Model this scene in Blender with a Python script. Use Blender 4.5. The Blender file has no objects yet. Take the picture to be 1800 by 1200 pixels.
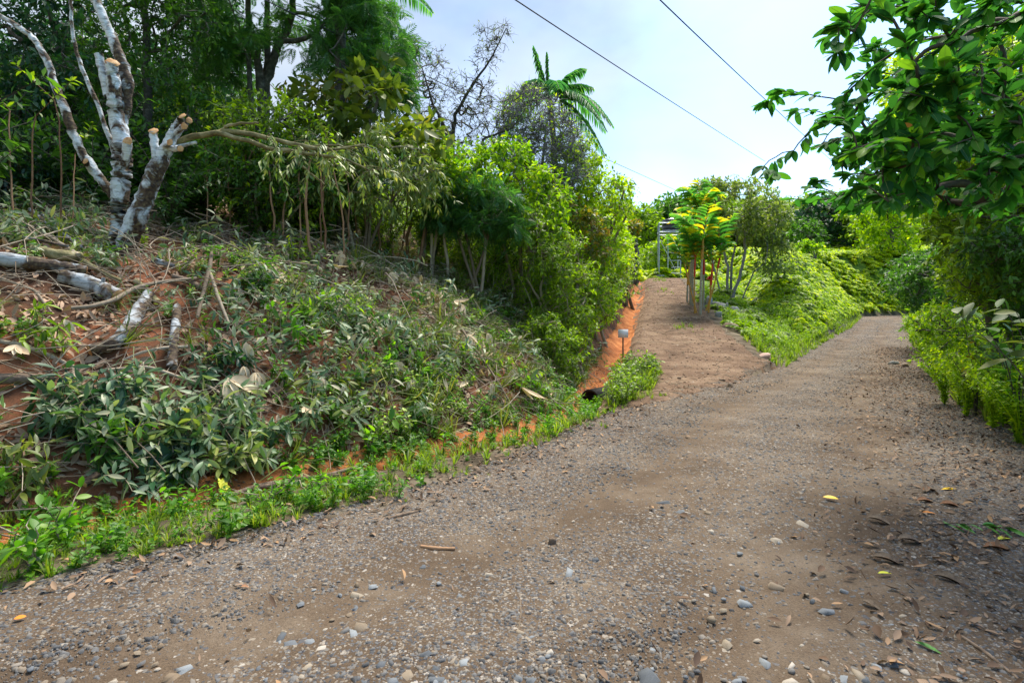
import bpy, math
import numpy as np
from mathutils import Vector

# ------------------------------------------------------------------ camera, light, exposure
SC = bpy.context.scene
COL = SC.collection
EYE = 1.55            # camera height
HOR = 540.0           # horizon row in the 1800x1200 photograph
cam_d = bpy.data.cameras.new("camera")
cam_d.lens = 20.0; cam_d.sensor_width = 36.0
cam_d.shift_y = -60.0 / 1800.0
cam_d.clip_start = 0.05; cam_d.clip_end = 3000
cam = bpy.data.objects.new("camera", cam_d); COL.objects.link(cam)
cam.location = (0, 0, EYE); cam.rotation_euler = (math.radians(90), 0, 0)
SC.camera = cam

SUN_EL, SUN_AZ = math.radians(62), math.radians(22)      # azimuth clockwise from +Y
SC.view_settings.view_transform = 'Standard'
SC.view_settings.look = 'None'
SC.view_settings.gamma = 1.0
SC.view_settings.use_curve_mapping = False
SC.view_settings.exposure = 1.65

world = bpy.data.worlds.new("World"); SC.world = world; world.use_nodes = True
nt = world.node_tree; nt.nodes.clear()
def N(nt, t, **kw):
    n = nt.nodes.new(t)
    for k, v in kw.items():
        if k.startswith('i_'):
            key = k[2:]; key = int(key) if key.isdigit() else key.replace('_', ' ')
            n.inputs[key].default_value = v
        else:
            setattr(n, k, v)
    return n
out = N(nt, 'ShaderNodeOutputWorld'); bg = N(nt, 'ShaderNodeBackground')
bg.inputs['Strength'].default_value = 0.15
sky = N(nt, 'ShaderNodeTexSky', sky_type='NISHITA', sun_disc=False, sun_elevation=SUN_EL, sun_rotation=SUN_AZ)
sky.air_density = 1.0; sky.dust_density = 1.5; sky.ozone_density = 3.0
tc = N(nt, 'ShaderNodeTexCoord')
mp = N(nt, 'ShaderNodeMapping'); mp.inputs['Scale'].default_value = (1.0, 1.0, 1.9); mp.inputs['Location'].default_value = (0.35, 0.2, 0.0)
ns = N(nt, 'ShaderNodeTexNoise'); ns.inputs['Scale'].default_value = 1.5; ns.inputs['Detail'].default_value = 7; ns.inputs['Roughness'].default_value = 0.52; ns.inputs['Distortion'].default_value = 0.4
rp = N(nt, 'ShaderNodeValToRGB')
rp.color_ramp.elements[0].position = 0.44; rp.color_ramp.elements[0].color = (0.10, 0.10, 0.10, 1)
rp.color_ramp.elements[1].position = 0.76; rp.color_ramp.elements[1].color = (0.95, 0.95, 0.95, 1)
mx = N(nt, 'ShaderNodeMixRGB'); 
ns2 = N(nt, 'ShaderNodeTexNoise'); ns2.inputs['Scale'].default_value = 3.2; ns2.inputs['Detail'].default_value = 4
rp2 = N(nt, 'ShaderNodeValToRGB')
rp2.color_ramp.elements[0].position = 0.3; rp2.color_ramp.elements[0].color = (1.02, 1.32, 1.76, 1)
rp2.color_ramp.elements[1].position = 0.7; rp2.color_ramp.elements[1].color = (1.88, 2.0, 2.12, 1)
sat = N(nt, 'ShaderNodeHueSaturation'); sat.inputs['Saturation'].default_value = 1.25; sat.inputs['Value'].default_value = .78
L = nt.links.new
L(tc.outputs['Generated'], mp.inputs['Vector']); L(mp.outputs[0], ns.inputs['Vector']); L(mp.outputs[0], ns2.inputs['Vector'])
sx = N(nt, 'ShaderNodeSeparateXYZ'); L(tc.outputs['Generated'], sx.inputs[0]); ma = N(nt, 'ShaderNodeMath', operation='MULTIPLY_ADD'); ma.inputs[1].default_value = -0.42; L(sx.outputs[0], ma.inputs[0]); L(ns.outputs['Fac'], ma.inputs[2])
mb_ = N(nt, 'ShaderNodeMath', operation='MULTIPLY_ADD'); mb_.inputs[1].default_value = 0.35; L(sx.outputs[2], mb_.inputs[0]); L(ma.outputs[0], mb_.inputs[2]); L(mb_.outputs[0], rp.inputs[0]); L(rp.outputs[0], mx.inputs['Fac']); L(sky.outputs[0], sat.inputs['Color'])
L(sat.outputs[0], mx.inputs['Color1']); L(ns2.outputs['Fac'], rp2.inputs[0]); L(rp2.outputs[0], mx.inputs['Color2'])
L(mx.outputs[0], bg.inputs[0]); L(bg.outputs[0], out.inputs[0])

sun_d = bpy.data.lights.new("sun", 'SUN'); sun_d.energy = 2.5; sun_d.angle = math.radians(24.0); sun_d.color = (1.0, 0.92, 0.80)
sun = bpy.data.objects.new("sun", sun_d); COL.objects.link(sun)
sdir = Vector((math.sin(SUN_AZ) * math.cos(SUN_EL), math.cos(SUN_AZ) * math.cos(SUN_EL), math.sin(SUN_EL)))
sun.rotation_euler = (-sdir).to_track_quat('-Z', 'Y').to_euler(); sun.location = (0, 0, 40)

# ------------------------------------------------------------------ small maths
RNG = np.random.default_rng(7)
def A(*v): return np.array(v, dtype=float)
def sm(a, b, x):
    t = np.clip((np.asarray(x, float) - a) / (b - a), 0, 1); return t * t * (3 - 2 * t)
def _hash(ix, iy, iz, seed):
    h = (ix.astype(np.int64) * 374761393 + iy.astype(np.int64) * 668265263 + iz.astype(np.int64) * 2147483647 + seed * 974634777) & 0xffffffff
    h = ((h ^ (h >> 13)) * 1274126177) & 0xffffffff
    return ((h ^ (h >> 16)) & 0xffff) / 65535.0
def vnoise(x, y, seed=0):
    x = np.asarray(x, float); y = np.asarray(y, float)
    ix, iy = np.floor(x), np.floor(y); fx, fy = x - ix, y - iy
    fx = fx * fx * (3 - 2 * fx); fy = fy * fy * (3 - 2 * fy); z = np.zeros_like(ix)
    a = _hash(ix, iy, z, seed); b = _hash(ix + 1, iy, z, seed); c = _hash(ix, iy + 1, z, seed); d = _hash(ix + 1, iy + 1, z, seed)
    return (a * (1 - fx) + b * fx) * (1 - fy) + (c * (1 - fx) + d * fx) * fy
def fbm(x, y, sc=1.0, oct=4, seed=0):
    s = 0; a = 1; t = 0
    for o in range(oct):
        s = s + a * (vnoise(np.asarray(x) * sc + 17.3 * o, np.asarray(y) * sc - 9.1 * o, seed + o) - 0.5); t += a; a *= 0.5; sc *= 2.03
    return s / t * 2
def P(u, v, Y):      # a pixel of the photograph at depth Y -> a place in the world
    return A((u - 900.0) / 1000.0 * Y, Y, EYE - (v - HOR) / 1000.0 * Y)

# ------------------------------------------------------------------ terrain
_FY = A(-60, -10, 2, 4.2, 4.7, 5.5, 6.35, 7.3, 8.7, 11, 14, 20, 27, 34, 45, 80, 400)
_FX = A(-75, -22, -6.5, -3.8, -3.3, -2.5, -1.6, -.4, .6, 1.15, 2.0, 3.7, 5.6, 7.3, 10, 22, 130)
_XY = A(-60, -10, 1.5, 2.3, 3, 4.1, 5, 6.7, 9.1, 11, 14, 22, 30, 45, 50, 60, 400)
_XL = A(-80, -20, -5, -3.7, -2.7, -1.4, -.5, .67, 2.0, 3.9, 6.4, 11.9, 17.6, 27.5, 36, 80, 900)
_RY = A(-60, -10, 1.5, 4, 5.96, 10.3, 16, 22, 30, 42, 46, 52, 400)
_XR = A(-73, -13, 2.3, 4.4, 5.5, 7.8, 11.6, 15.4, 20.7, 30, 36, 80, 900)
_DY = A(8, 9.1, 11, 12, 14, 20, 27, 34, 40, 70, 400)
_DL = A(.9, 1.3, 2.3, 2.7, 3.1, 4.4, 6.1, 7.7, 9.2, 20, 120)
_DR = A(1.2, 1.9, 3.4, 4.4, 6.2, 7.1, 8.4, 10.1, 11.6, 22, 125)
def XL(y): return np.interp(y, _XY, _XL)
def XR(y): return np.interp(y, _RY, _XR)
def FX(y): return np.interp(y, _FY, _FX)
def DL(y): return np.interp(y, _DY, _DL)
def DR(y): return np.interp(y, _DY, _DR)
def zroad(y):
    return np.interp(y, A(-100, 10, 14, 18, 30, 45, 70, 400), A(0, 0, .03, .1, .43, .82, 1.2, 6))
def zdrive(y):
    return np.interp(y, A(0, 9, 12, 14, 17, 20, 24, 27, 30, 34, 38, 60, 400), A(0, 0, .06, .25, .62, 1.02, 1.68, 2.2, 2.75, 3.28, 3.45, 4.6, 12))
def footdist(x, y):          # signed distance to the foot of the bank, positive up the bank
    x = np.asarray(x, float); y = np.asarray(y, float)
    best = np.full(x.shape, 1e9)
    for i in range(len(_FY) - 1):
        ax, ay, bx, by = _FX[i], _FY[i], _FX[i + 1], _FY[i + 1]
        dx, dy = bx - ax, by - ay; t = np.clip(((x - ax) * dx + (y - ay) * dy) / (dx * dx + dy * dy), 0, 1)
        best = np.minimum(best, np.hypot(x - ax - t * dx, y - ay - t * dy))
    return np.where(x < FX(y), best, -best)
def H(x, y, fine=True):
    x = np.asarray(x, float); y = np.asarray(y, float)
    zr, zd = zroad(y), zdrive(y)
    xl, xr, dl, dr = XL(y), XR(y), DL(y), DR(y)
    w = sm(0, 1, (x - dr) / np.maximum(xl - dr, 0.6))
    base = zd * (1 - w) + zr * w
    base = np.where(x > xl, zr, base)
    # fern hill left of the road, further on
    dleft = np.maximum(xl - x, 0)
    dleft = dleft * 1.17 / np.hypot(1, np.interp(y, A(0, 44, 48, 54, 60, 400), A(.6, .75, 1.7, 4, 4, 3)))
    rise = np.where(dleft < 4.2, 1.15 * dleft, 4.83 + 0.2 * (dleft - 4.2)) + .2 * np.maximum(y - 40, 0) * sm(0, 8, dleft)
    rise = np.minimum(rise, np.maximum(.75 + .106 * y - zr, .3))
    win = sm(17, 27, y) * np.maximum(sm(0.8, 6.5, x - dr), sm(38, 46, y))
    base = np.maximum(base, (zr + rise * win) * (win > 0) + base * (win <= 0))
    # rising ground right of the road
    dr2 = np.maximum(x - xr, 0)
    base = base + 0.16 * np.maximum(dr2 - 0.5, 0) - 0.10 * np.maximum(dr2 - 20, 0)
    # the bank on the left
    fd = footdist(x, y)
    prof = np.interp(fd, A(-1, 0, .5, 1, 2, 3, 4, 6, 10, 20, 60, 300), A(0, 0, .42, .82, 1.55, 2.12, 2.48, 3.0, 3.9, 6.2, 10, 20))
    zf = np.where(y > 9, zd, 0.0)
    b = zf + prof
    base = np.where(fd > 0, b, base)
    # drainage ditch along the foot
    e = np.exp(-((fd + 0.42) / 0.30) ** 2)
    base = base - (0.16 + 0.10 * sm(8, 12, y)) * e * sm(60, 40, y) * sm(-10, 1, y)
    # hills far off
    r = np.hypot(x, y)
    base = base + 0.05 * np.maximum(r - 75, 0) * (y > 0)
    if fine:
        rough = 0.02 + 0.27 * sm(0, 1.2, fd) + 0.10 * sm(0.3, 3, x - xr) + 0.12 * sm(0, 3, np.minimum(xl - x, x - dr))
        base = base + rough * fbm(x, y, 0.9, 5, 3) + 0.022 * fbm(x, y, 0.55, 2, 11)
    return base
def inroad(x, y): return (x > XL(y)) & (x < XR(y))
def hit(u, v, lo=1.6, hi=140.0):       # first ground point seen through a pixel
    Y = np.geomspace(lo, hi, 700)
    x = (u - 900.0) / 1000.0 * Y; z = EYE - (v - HOR) / 1000.0 * Y
    d = z - H(x, Y)
    k = np.argmax(d < 0) if (d < 0).any() else len(Y) - 1
    k = max(k, 1)
    t = d[k - 1] / (d[k - 1] - d[k] + 1e-9); t = min(max(t, 0), 1)
    yy = Y[k - 1] + t * (Y[k] - Y[k - 1])
    return A((u - 900.0) / 1000.0 * yy, yy, EYE - (v - HOR) / 1000.0 * yy)
def inpoly(u, v, poly):
    poly = np.asarray(poly, float); r = np.zeros(np.shape(u), bool); j = len(poly) - 1
    for i in range(len(poly)):
        xi, yi = poly[i]; xj, yj = poly[j]
        c = ((yi > v) != (yj > v)) & (u < (xj - xi) * (v - yi) / (yj - yi + 1e-12) + xi)
        r ^= c; j = i
    return r
def proj(x, y, z):
    y = np.maximum(y, 0.01); return 900 + 1000 * x / y, HOR + 1000 * (EYE - z) / y

# ------------------------------------------------------------------ mesh builder
class MB:
    def __init__(s): s.V = []; s.F3 = []; s.F4 = []; s.m3 = []; s.m4 = []; s.n = 0; s.uv = None
    def add(s, V, F3=None, F4=None, mat=0):
        V = np.asarray(V, float).reshape(-1, 3)
        if F3 is not None and len(F3): F3 = np.asarray(F3, int).reshape(-1, 3); s.F3.append(F3 + s.n); s.m3.append(np.full(len(F3), mat))
        if F4 is not None and len(F4): F4 = np.asarray(F4, int).reshape(-1, 4); s.F4.append(F4 + s.n); s.m4.append(np.full(len(F4), mat))
        s.V.append(V); s.n += len(V); return s
    def scatter(s, tmpl, pos, R, scale, mat=0):
        tv, t3, t4 = tmpl; n = len(pos)
        if n == 0: return s
        scale = np.asarray(scale, float)
        if scale.ndim == 1: scale = np.repeat(scale[:, None], 3, 1)
        V = np.einsum('nij,nkj->nki', R, tv[None] * scale[:, None, :]) + pos[:, None, :]
        off = (np.arange(n) * len(tv))[:, None, None]
        s.add(V.reshape(-1, 3), (t3[None] + off).reshape(-1, 3) if len(t3) else None, (t4[None] + off).reshape(-1, 4) if len(t4) else None, mat); return s
    def tube(s, pts, rad, n=6, mat=0, cap=False):
        pts = np.asarray(pts, float); rad = np.broadcast_to(np.asarray(rad, float), (len(pts),))
        T = np.gradient(pts, axis=0); T /= np.linalg.norm(T, axis=1)[:, None] + 1e-9
        up = A(0, 0, 1) if abs(T[0][2]) < 0.9 else A(1, 0, 0)
        a = np.cross(T, up); a /= np.linalg.norm(a, axis=1)[:, None] + 1e-9; b = np.cross(T, a)
        th = np.arange(n) / n * 2 * np.pi
        V = pts[:, None] + rad[:, None, None] * (a[:, None] * np.cos(th)[None, :, None] + b[:, None] * np.sin(th)[None, :, None])
        m = len(pts); i = np.arange(m - 1)[:, None] * n; j = np.arange(n)[None]; k = (j + 1) % n
        F = np.stack([i + j, i + k, i + n + k, i + n + j], -1).reshape(-1, 4)
        s.add(V.reshape(-1, 3), None, F, mat)
        if cap:
            for e, ri in ((0, 0), (m - 1, (m - 1) * n)):
                ring = V[e]; c = pts[e]
                VV = np.vstack([ring, c]); FF = [(q, (q + 1) % n, n) for q in range(n)]
                s.add(VV, FF, None, mat)
        return s
    def data(s, name, mats, smooth=True):
        me = bpy.data.meshes.new(name)
        V = np.vstack(s.V) if s.V else np.zeros((0, 3))
        F3 = np.vstack(s.F3) if s.F3 else np.zeros((0, 3), int); F4 = np.vstack(s.F4) if s.F4 else np.zeros((0, 4), int)
        me.vertices.add(len(V)); me.vertices.foreach_set('co', V.astype(np.float32).ravel())
        nl = F3.size + F4.size; me.loops.add(nl)
        me.loops.foreach_set('vertex_index', np.concatenate([F3.ravel(), F4.ravel()]).astype(np.int32))
        npo = len(F3) + len(F4); me.polygons.add(npo)
        st = np.concatenate([np.arange(len(F3)) * 3, F3.size + np.arange(len(F4)) * 4]).astype(np.int32)
        me.polygons.foreach_set('loop_start', st)
        mi = np.concatenate(([np.concatenate(s.m3)] if s.m3 else []) + ([np.concatenate(s.m4)] if s.m4 else [])) if npo else np.zeros(0)
        me.polygons.foreach_set('material_index', mi.astype(np.int32))
        me.update(calc_edges=True)
        if smooth: me.polygons.foreach_set('use_smooth', np.ones(npo, bool))
        for m in (mats if isinstance(mats, (list, tuple)) else [mats]): me.materials.append(m)
        return me
    def build(s, name, mats, parent=None, smooth=True, loc=None):
        if loc is not None:
            s.V = [v - np.asarray(loc, float) for v in s.V]
        o = bpy.data.objects.new(name, s.data(name, mats, smooth)); COL.objects.link(o)
        if parent is not None: o.parent = parent
        elif loc is not None: o.location = loc
        return o
def tag(o, label=None, cat=None, group=None, kind=None):
    if label: o['label'] = label
    if cat: o['category'] = cat
    if group: o['group'] = group
    if kind: o['kind'] = kind
    return o
def thing(name, label, cat, loc=(0, 0, 0), group=None, rotz=0.0, scale=1.0):
    o = bpy.data.objects.new(name, None); o.empty_display_size = 0.2; COL.objects.link(o)
    o.location = loc; o.rotation_euler = (0, 0, rotz); o.scale = (scale,) * 3
    return tag(o, label, cat, group)
def dup(o, parent=None):
    c = o.copy(); COL.objects.link(c); c.parent = parent
    for ch in list(o.children): dup(ch, c)
    return c

# ------------------------------------------------------------------ orientation + templates
def nrm(v): v = np.asarray(v, float); return v / (np.linalg.norm(v, axis=-1, keepdims=True) + 1e-9)
def orient(d, up=None, rng=RNG, jit=0.35):
    d = nrm(d); n = len(d)
    if up is None: up = np.tile(A(0, 0, 1), (n, 1))
    up = up + rng.normal(0, jit, (n, 3)); s = nrm(np.cross(up, d)); w = np.cross(d, s)
    return np.stack([d, s, w], -1)
def randdir(n, rng=RNG): return nrm(rng.normal(0, 1, (n, 3)))
def leaf_t(seg=2, width=0.4, fold=0.12, curl=0.1, p=1.0, skew=1.0):
    t = np.linspace(0, 1, seg + 1); V = [(0, 0, 0)]; F3 = []; F4 = []
    rows = []
    for i in range(1, seg):
        tt = t[i]; w = width / 2 * math.sin(math.pi * tt ** skew) ** p; z = -curl * tt * tt
        k = len(V); V += [(tt, w, z + fold * w * 2), (tt, 0, z), (tt, -w, z + fold * w * 2)]; rows.append(k)
    e = len(V); V.append((1, 0, -curl))
    k = rows[0]; F3 += [(0, k + 1, k), (0, k + 2, k + 1)]
    for a, b in zip(rows[:-1], rows[1:]): F4 += [(a, a + 1, b + 1, b), (a + 1, a + 2, b + 2, b + 1)]
    k = rows[-1]; F3 += [(k, k + 1, e), (k + 1, k + 2, e)]
    return (np.array(V, float), np.array(F3, int), np.array(F4, int).reshape(-1, 4))
LEAF2 = leaf_t(2, 0.42, 0.15, 0.10)
LEAFN = leaf_t(2, 0.26, 0.15, 0.12)
LEAF3 = leaf_t(3, 0.44, 0.16, 0.15, 0.8)
LEAFL = leaf_t(4, 0.28, 0.14, 0.22, 0.85)
LEAFB = leaf_t(6, 0.46, 0.10, 0.14, 0.7)
def merge(parts):
    V = []; A3 = []; A4 = []; n = 0
    for v, a, b in parts:
        V.append(v); A3.append(np.asarray(a, int).reshape(-1, 3) + n); A4.append(np.asarray(b, int).reshape(-1, 4) + n); n += len(v)
    return np.vstack(V), np.vstack(A3), np.vstack(A4)
def xf(t, M, p, s=1.0):
    return (np.asarray(t[0]) * s) @ np.asarray(M).T + p, t[1], t[2]
def rotz(a): c, s = math.cos(a), math.sin(a); return np.array([[c, -s, 0], [s, c, 0], [0, 0, 1]])
def feather_t(n=9, L=1.0, w=0.30, lw=0.055, droop=0.3):     # finely divided leaf: leaflets either side of a rachis
    V = []; F = []
    for i in range(n):
        t = (i + 0.7) / n; x = t * L; z = -droop * t * t; ww = w * math.sin(math.pi * min(0.15 + t * 0.8, 1)) ** 0.6
        for sgn in (1, -1):
            k = len(V); V += [(x, 0, z), (x + ww * .25 + lw, sgn * ww * .55, z - .01), (x + ww * .55, sgn * ww, z - 0.05), (x + ww * .25 - lw, sgn * ww * .5, z - .01)]
            F.append((k, k + 1, k + 2, k + 3))
    return np.array(V, float), np.zeros((0, 3), int), np.array(F, int)
FEATHER = feather_t()

# ------------------------------------------------------------------ materials
MATS = {}
def newmat(name):
    m = bpy.data.materials.new(name); m.use_nodes = True; m.node_tree.nodes.clear(); return m, m.node_tree
def ramp(nt, stops, interp='LINEAR'):
    r = N(nt, 'ShaderNodeValToRGB'); r.color_ramp.interpolation = interp; e = r.color_ramp.elements
    while len(e) < len(stops): e.new(0.5)
    for q, (p, c) in zip(e, stops): q.position = p; q.color = (*c, 1)
    return r
def leafmat(name, stops, trans=0.4, rough=0.5, tcol=1.6, island=True, big=0.35, spec=0.5):
    m, nt = newmat(name); L = nt.links.new
    o = N(nt, 'ShaderNodeOutputMaterial'); g = N(nt, 'ShaderNodeNewGeometry'); oi = N(nt, 'ShaderNodeObjectInfo')
    nz = N(nt, 'ShaderNodeTexNoise'); nz.inputs['Scale'].default_value = 0.9; nz.inputs['Detail'].default_value = 3
    L(g.outputs['Position'], nz.inputs['Vector'])
    a = N(nt, 'ShaderNodeMath', operation='MULTIPLY_ADD'); a.inputs[1].default_value = 1 - big * 0.5; 
    b = N(nt, 'ShaderNodeMath', operation='MULTIPLY_ADD'); b.inputs[1].default_value = big * 1.6; b.inputs[2].default_value = -big * 0.8
    L(nz.outputs['Fac'], b.inputs[0]); L(g.outputs['Random Per Island'], a.inputs[0]); L(b.outputs[0], a.inputs[2])
    r = ramp(nt, stops); L(a.outputs[0], r.inputs[0])
    p = N(nt, 'ShaderNodeBsdfPrincipled'); p.inputs['Roughness'].default_value = rough; p.inputs['Specular IOR Level'].default_value = spec
    L(r.outputs[0], p.inputs['Base Color'])
    t = N(nt, 'ShaderNodeBsdfTranslucent'); h = N(nt, 'ShaderNodeMixRGB', blend_type='MULTIPLY'); h.inputs[0].default_value = 1
    h.inputs[2].default_value = (tcol * 1.15, tcol * 1.25, tcol * 0.45, 1); L(r.outputs[0], h.inputs[1]); L(h.outputs[0], t.inputs[0])
    mx = N(nt, 'ShaderNodeMixShader'); mx.inputs[0].default_value = trans
    L(p.outputs[0], mx.inputs[1]); L(t.outputs[0], mx.inputs[2]); L(mx.outputs[0], o.inputs[0])
    MATS[name] = m; return m
def solid(name, stops, scale=6, rough=0.8, detail=5, bump=0.3, spec=0.3, bscale=None, stretch=(1, 1, 1), metal=0.0, coord='Object', rand=0.0):
    m, nt = newmat(name); L = nt.links.new
    o = N(nt, 'ShaderNodeOutputMaterial'); tc = N(nt, 'ShaderNodeTexCoord'); mp = N(nt, 'ShaderNodeMapping'); mp.inputs['Scale'].default_value = stretch
    if coord == 'Position':
        g = N(nt, 'ShaderNodeNewGeometry'); L(g.outputs['Position'], mp.inputs[0])
    else: L(tc.outputs[coord], mp.inputs[0])
    nz = N(nt, 'ShaderNodeTexNoise'); nz.inputs['Scale'].default_value = scale; nz.inputs['Detail'].default_value = detail; nz.inputs['Roughness'].default_value = .62
    L(mp.outputs[0], nz.inputs['Vector']); r = ramp(nt, stops)
    if rand:
        g2 = N(nt, 'ShaderNodeNewGeometry'); ob = N(nt, 'ShaderNodeObjectInfo')
        ad = N(nt, 'ShaderNodeMath', operation='ADD'); L(g2.outputs['Random Per Island'], ad.inputs[0]); L(ob.outputs['Random'], ad.inputs[1])
        fr = N(nt, 'ShaderNodeMath', operation='FRACT'); L(ad.outputs[0], fr.inputs[0])
        mm = N(nt, 'ShaderNodeMix'); mm.inputs[0].default_value = rand; L(nz.outputs['Fac'], mm.inputs[2]); L(fr.outputs[0], mm.inputs[3]); L(mm.outputs[0], r.inputs[0])
    else: L(nz.outputs['Fac'], r.inputs[0])
    p = N(nt, 'ShaderNodeBsdfPrincipled'); p.inputs['Roughness'].default_value = rough; p.inputs['Specular IOR Level'].default_value = spec; p.inputs['Metallic'].default_value = metal
    L(r.outputs[0], p.inputs['Base Color'])
    if bump:
        n2 = N(nt, 'ShaderNodeTexNoise'); n2.inputs['Scale'].default_value = bscale or scale * 3; n2.inputs['Detail'].default_value = 4; L(mp.outputs[0], n2.inputs['Vector'])
        b = N(nt, 'ShaderNodeBump'); b.inputs['Strength'].default_value = bump; b.inputs['Distance'].default_value = 0.02; L(n2.outputs['Fac'], b.inputs['Height']); L(b.outputs[0], p.inputs['Normal'])
    L(p.outputs[0], o.inputs[0]); MATS[name] = m; return m

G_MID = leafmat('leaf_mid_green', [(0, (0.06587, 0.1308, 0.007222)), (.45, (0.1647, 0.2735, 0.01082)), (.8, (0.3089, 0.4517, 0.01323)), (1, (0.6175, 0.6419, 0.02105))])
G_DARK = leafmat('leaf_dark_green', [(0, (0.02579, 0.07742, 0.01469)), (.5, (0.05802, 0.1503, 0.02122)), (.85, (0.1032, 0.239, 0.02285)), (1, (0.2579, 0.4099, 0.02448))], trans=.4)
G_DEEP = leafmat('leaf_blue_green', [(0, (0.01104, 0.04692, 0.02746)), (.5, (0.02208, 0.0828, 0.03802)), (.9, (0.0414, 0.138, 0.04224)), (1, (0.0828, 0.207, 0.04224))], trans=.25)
G_FEATH = leafmat('leaf_feathery', [(0, (0.03415, 0.1103, 0.03366)), (.5, (0.05692, 0.1655, 0.04208)), (1, (0.1138, 0.252, 0.04675))], trans=.4)
G_YEL = leafmat('leaf_yellow_green', [(0, (0.06641, 0.1609, 0.006221)), (.4, (0.1708, 0.3072, 0.007776)), (.75, (0.3226, 0.4535, 0.009333)), (.93, (0.5692, 0.5559, 0.01166)), (1, (0.9108, 0.3511, 0.02333))], trans=.5)
G_LIME = leafmat('leaf_lime', [(0, (0.09033, 0.1881, 0.003974)), (.4, (0.2169, 0.3492, 0.003974)), (.8, (0.4336, 0.5372, 0.005299)), (1, (0.6505, 0.6179, 0.007949))], trans=.5)
G_FERN = leafmat('fern_green', [(0, (0.1203, 0.2295, 0.002826)), (.35, (0.2885, 0.4016, 0.003768)), (.7, (0.6012, 0.6026, 0.00471)), (1, (0.9137, 0.6886, 0.005653))], trans=.5, big=.6)
G_GREY = leafmat('leaf_grey_green', [(0, (0.07499, 0.1426, 0.03213)), (.4, (0.1607, 0.2347, 0.05508)), (.75, (0.3, 0.3353, 0.0918)), (1, (0.6427, 0.57, 0.2203))], trans=.25)
G_WILT = leafmat('leaf_wilting', [(0, (.045, .10, .04)), (.3, (.09, .18, .07)), (.55, (.17, .25, .12)), (.75, (.28, .32, .19)), (.9, (.42, .38, .24)), (1, (.50, .40, .26))], trans=.25)
G_OLIVE = leafmat('leaf_olive', [(0, (0.0572, 0.0975, 0.01664)), (.5, (0.1216, 0.169, 0.02288)), (.85, (0.2288, 0.247, 0.0364)), (1, (0.4004, 0.208, 0.0416))], trans=.35)
G_RUST = leafmat('leaf_rusty', [(0, (.06, .12, .02)), (.4, (.12, .18, .02)), (.7, (.26, .20, .02)), (1, (.42, .17, .03))], trans=.4)
G_RUBBER = leafmat('leaf_rubber', [(0, (0.02028, 0.08937, 0.024)), (.5, (0.03718, 0.1381, 0.03)), (.85, (0.07605, 0.2275, 0.025)), (1, (0.1521, 0.3413, 0.03))], trans=.35, rough=.6, tcol=2.4, spec=.06)
G_BRIGHT = leafmat('leaf_bright_weed', [(0, (0.0447, 0.1434, 0.008832)), (.5, (0.1006, 0.2606, 0.01325)), (1, (0.246, 0.4039, 0.02208))], trans=.45)
G_GRASS = leafmat('grass_blade', [(0, (0.07623, 0.1386, 0.01267)), (.5, (0.1525, 0.2376, 0.0169)), (.85, (0.2795, 0.3267, 0.03168)), (1, (0.5082, 0.3762, 0.1267))], trans=.45)
G_PALM = leafmat('palm_leaf', [(0, (0.03564, 0.1566, 0.07344)), (.5, (0.07128, 0.261, 0.09792)), (.9, (0.1901, 0.4176, 0.0816)), (1, (0.4752, 0.5568, 0.04896))], trans=.4)
G_WAX = leafmat('wax_palm_leaf', [(0, (0.0375, 0.162, 0.05)), (.35, (0.1, 0.27, 0.05)), (.6, (0.25, 0.3888, 0.02)), (.8, (0.525, 0.4536, 0.02)), (1, (0.775, 0.2592, 0.02))], trans=.45)
DRY = leafmat('dry_leaf_litter', [(0, (0.1012, 0.04968, 0.03019)), (.25, (0.2403, 0.1428, 0.09056)), (.5, (0.4301, 0.2919, 0.1932)), (.8, (0.6325, 0.4844, 0.3381)), (1, (0.8349, 0.6955, 0.5192))], trans=.12, tcol=.7, rough=.75, spec=.2)
PALE = leafmat('pale_dry_leaf', [(0, (0.483, 0.3465, 0.21)), (.5, (0.693, 0.5565, 0.3675)), (1, (0.84, 0.7455, 0.567))], trans=.15, tcol=.6, rough=.7, spec=.2)
TWIG = solid('twig_bark', [(.3, (.14, .105, .07)), (.7, (.40, .33, .24))], 12, rand=.5)
TWIGD = solid('twig_dark', [(.3, (.035, .03, .025)), (.7, (.11, .09, .07))], 12, rand=.3)
TWIGG = solid('twig_grey', [(.3, (.10, .10, .11)), (.7, (.26, .25, .27))], 12, rand=.5)
BARKG = solid('bark_grey', [(.3, (.04, .035, .03)), (.55, (.11, .10, .085)), (.74, (.28, .27, .24))], 9, bump=.6)
REDSTEM = solid('stem_reddish', [(.3, (.16, .08, .04)), (.7, (.34, .20, .11))], 10, rand=.4)
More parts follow.
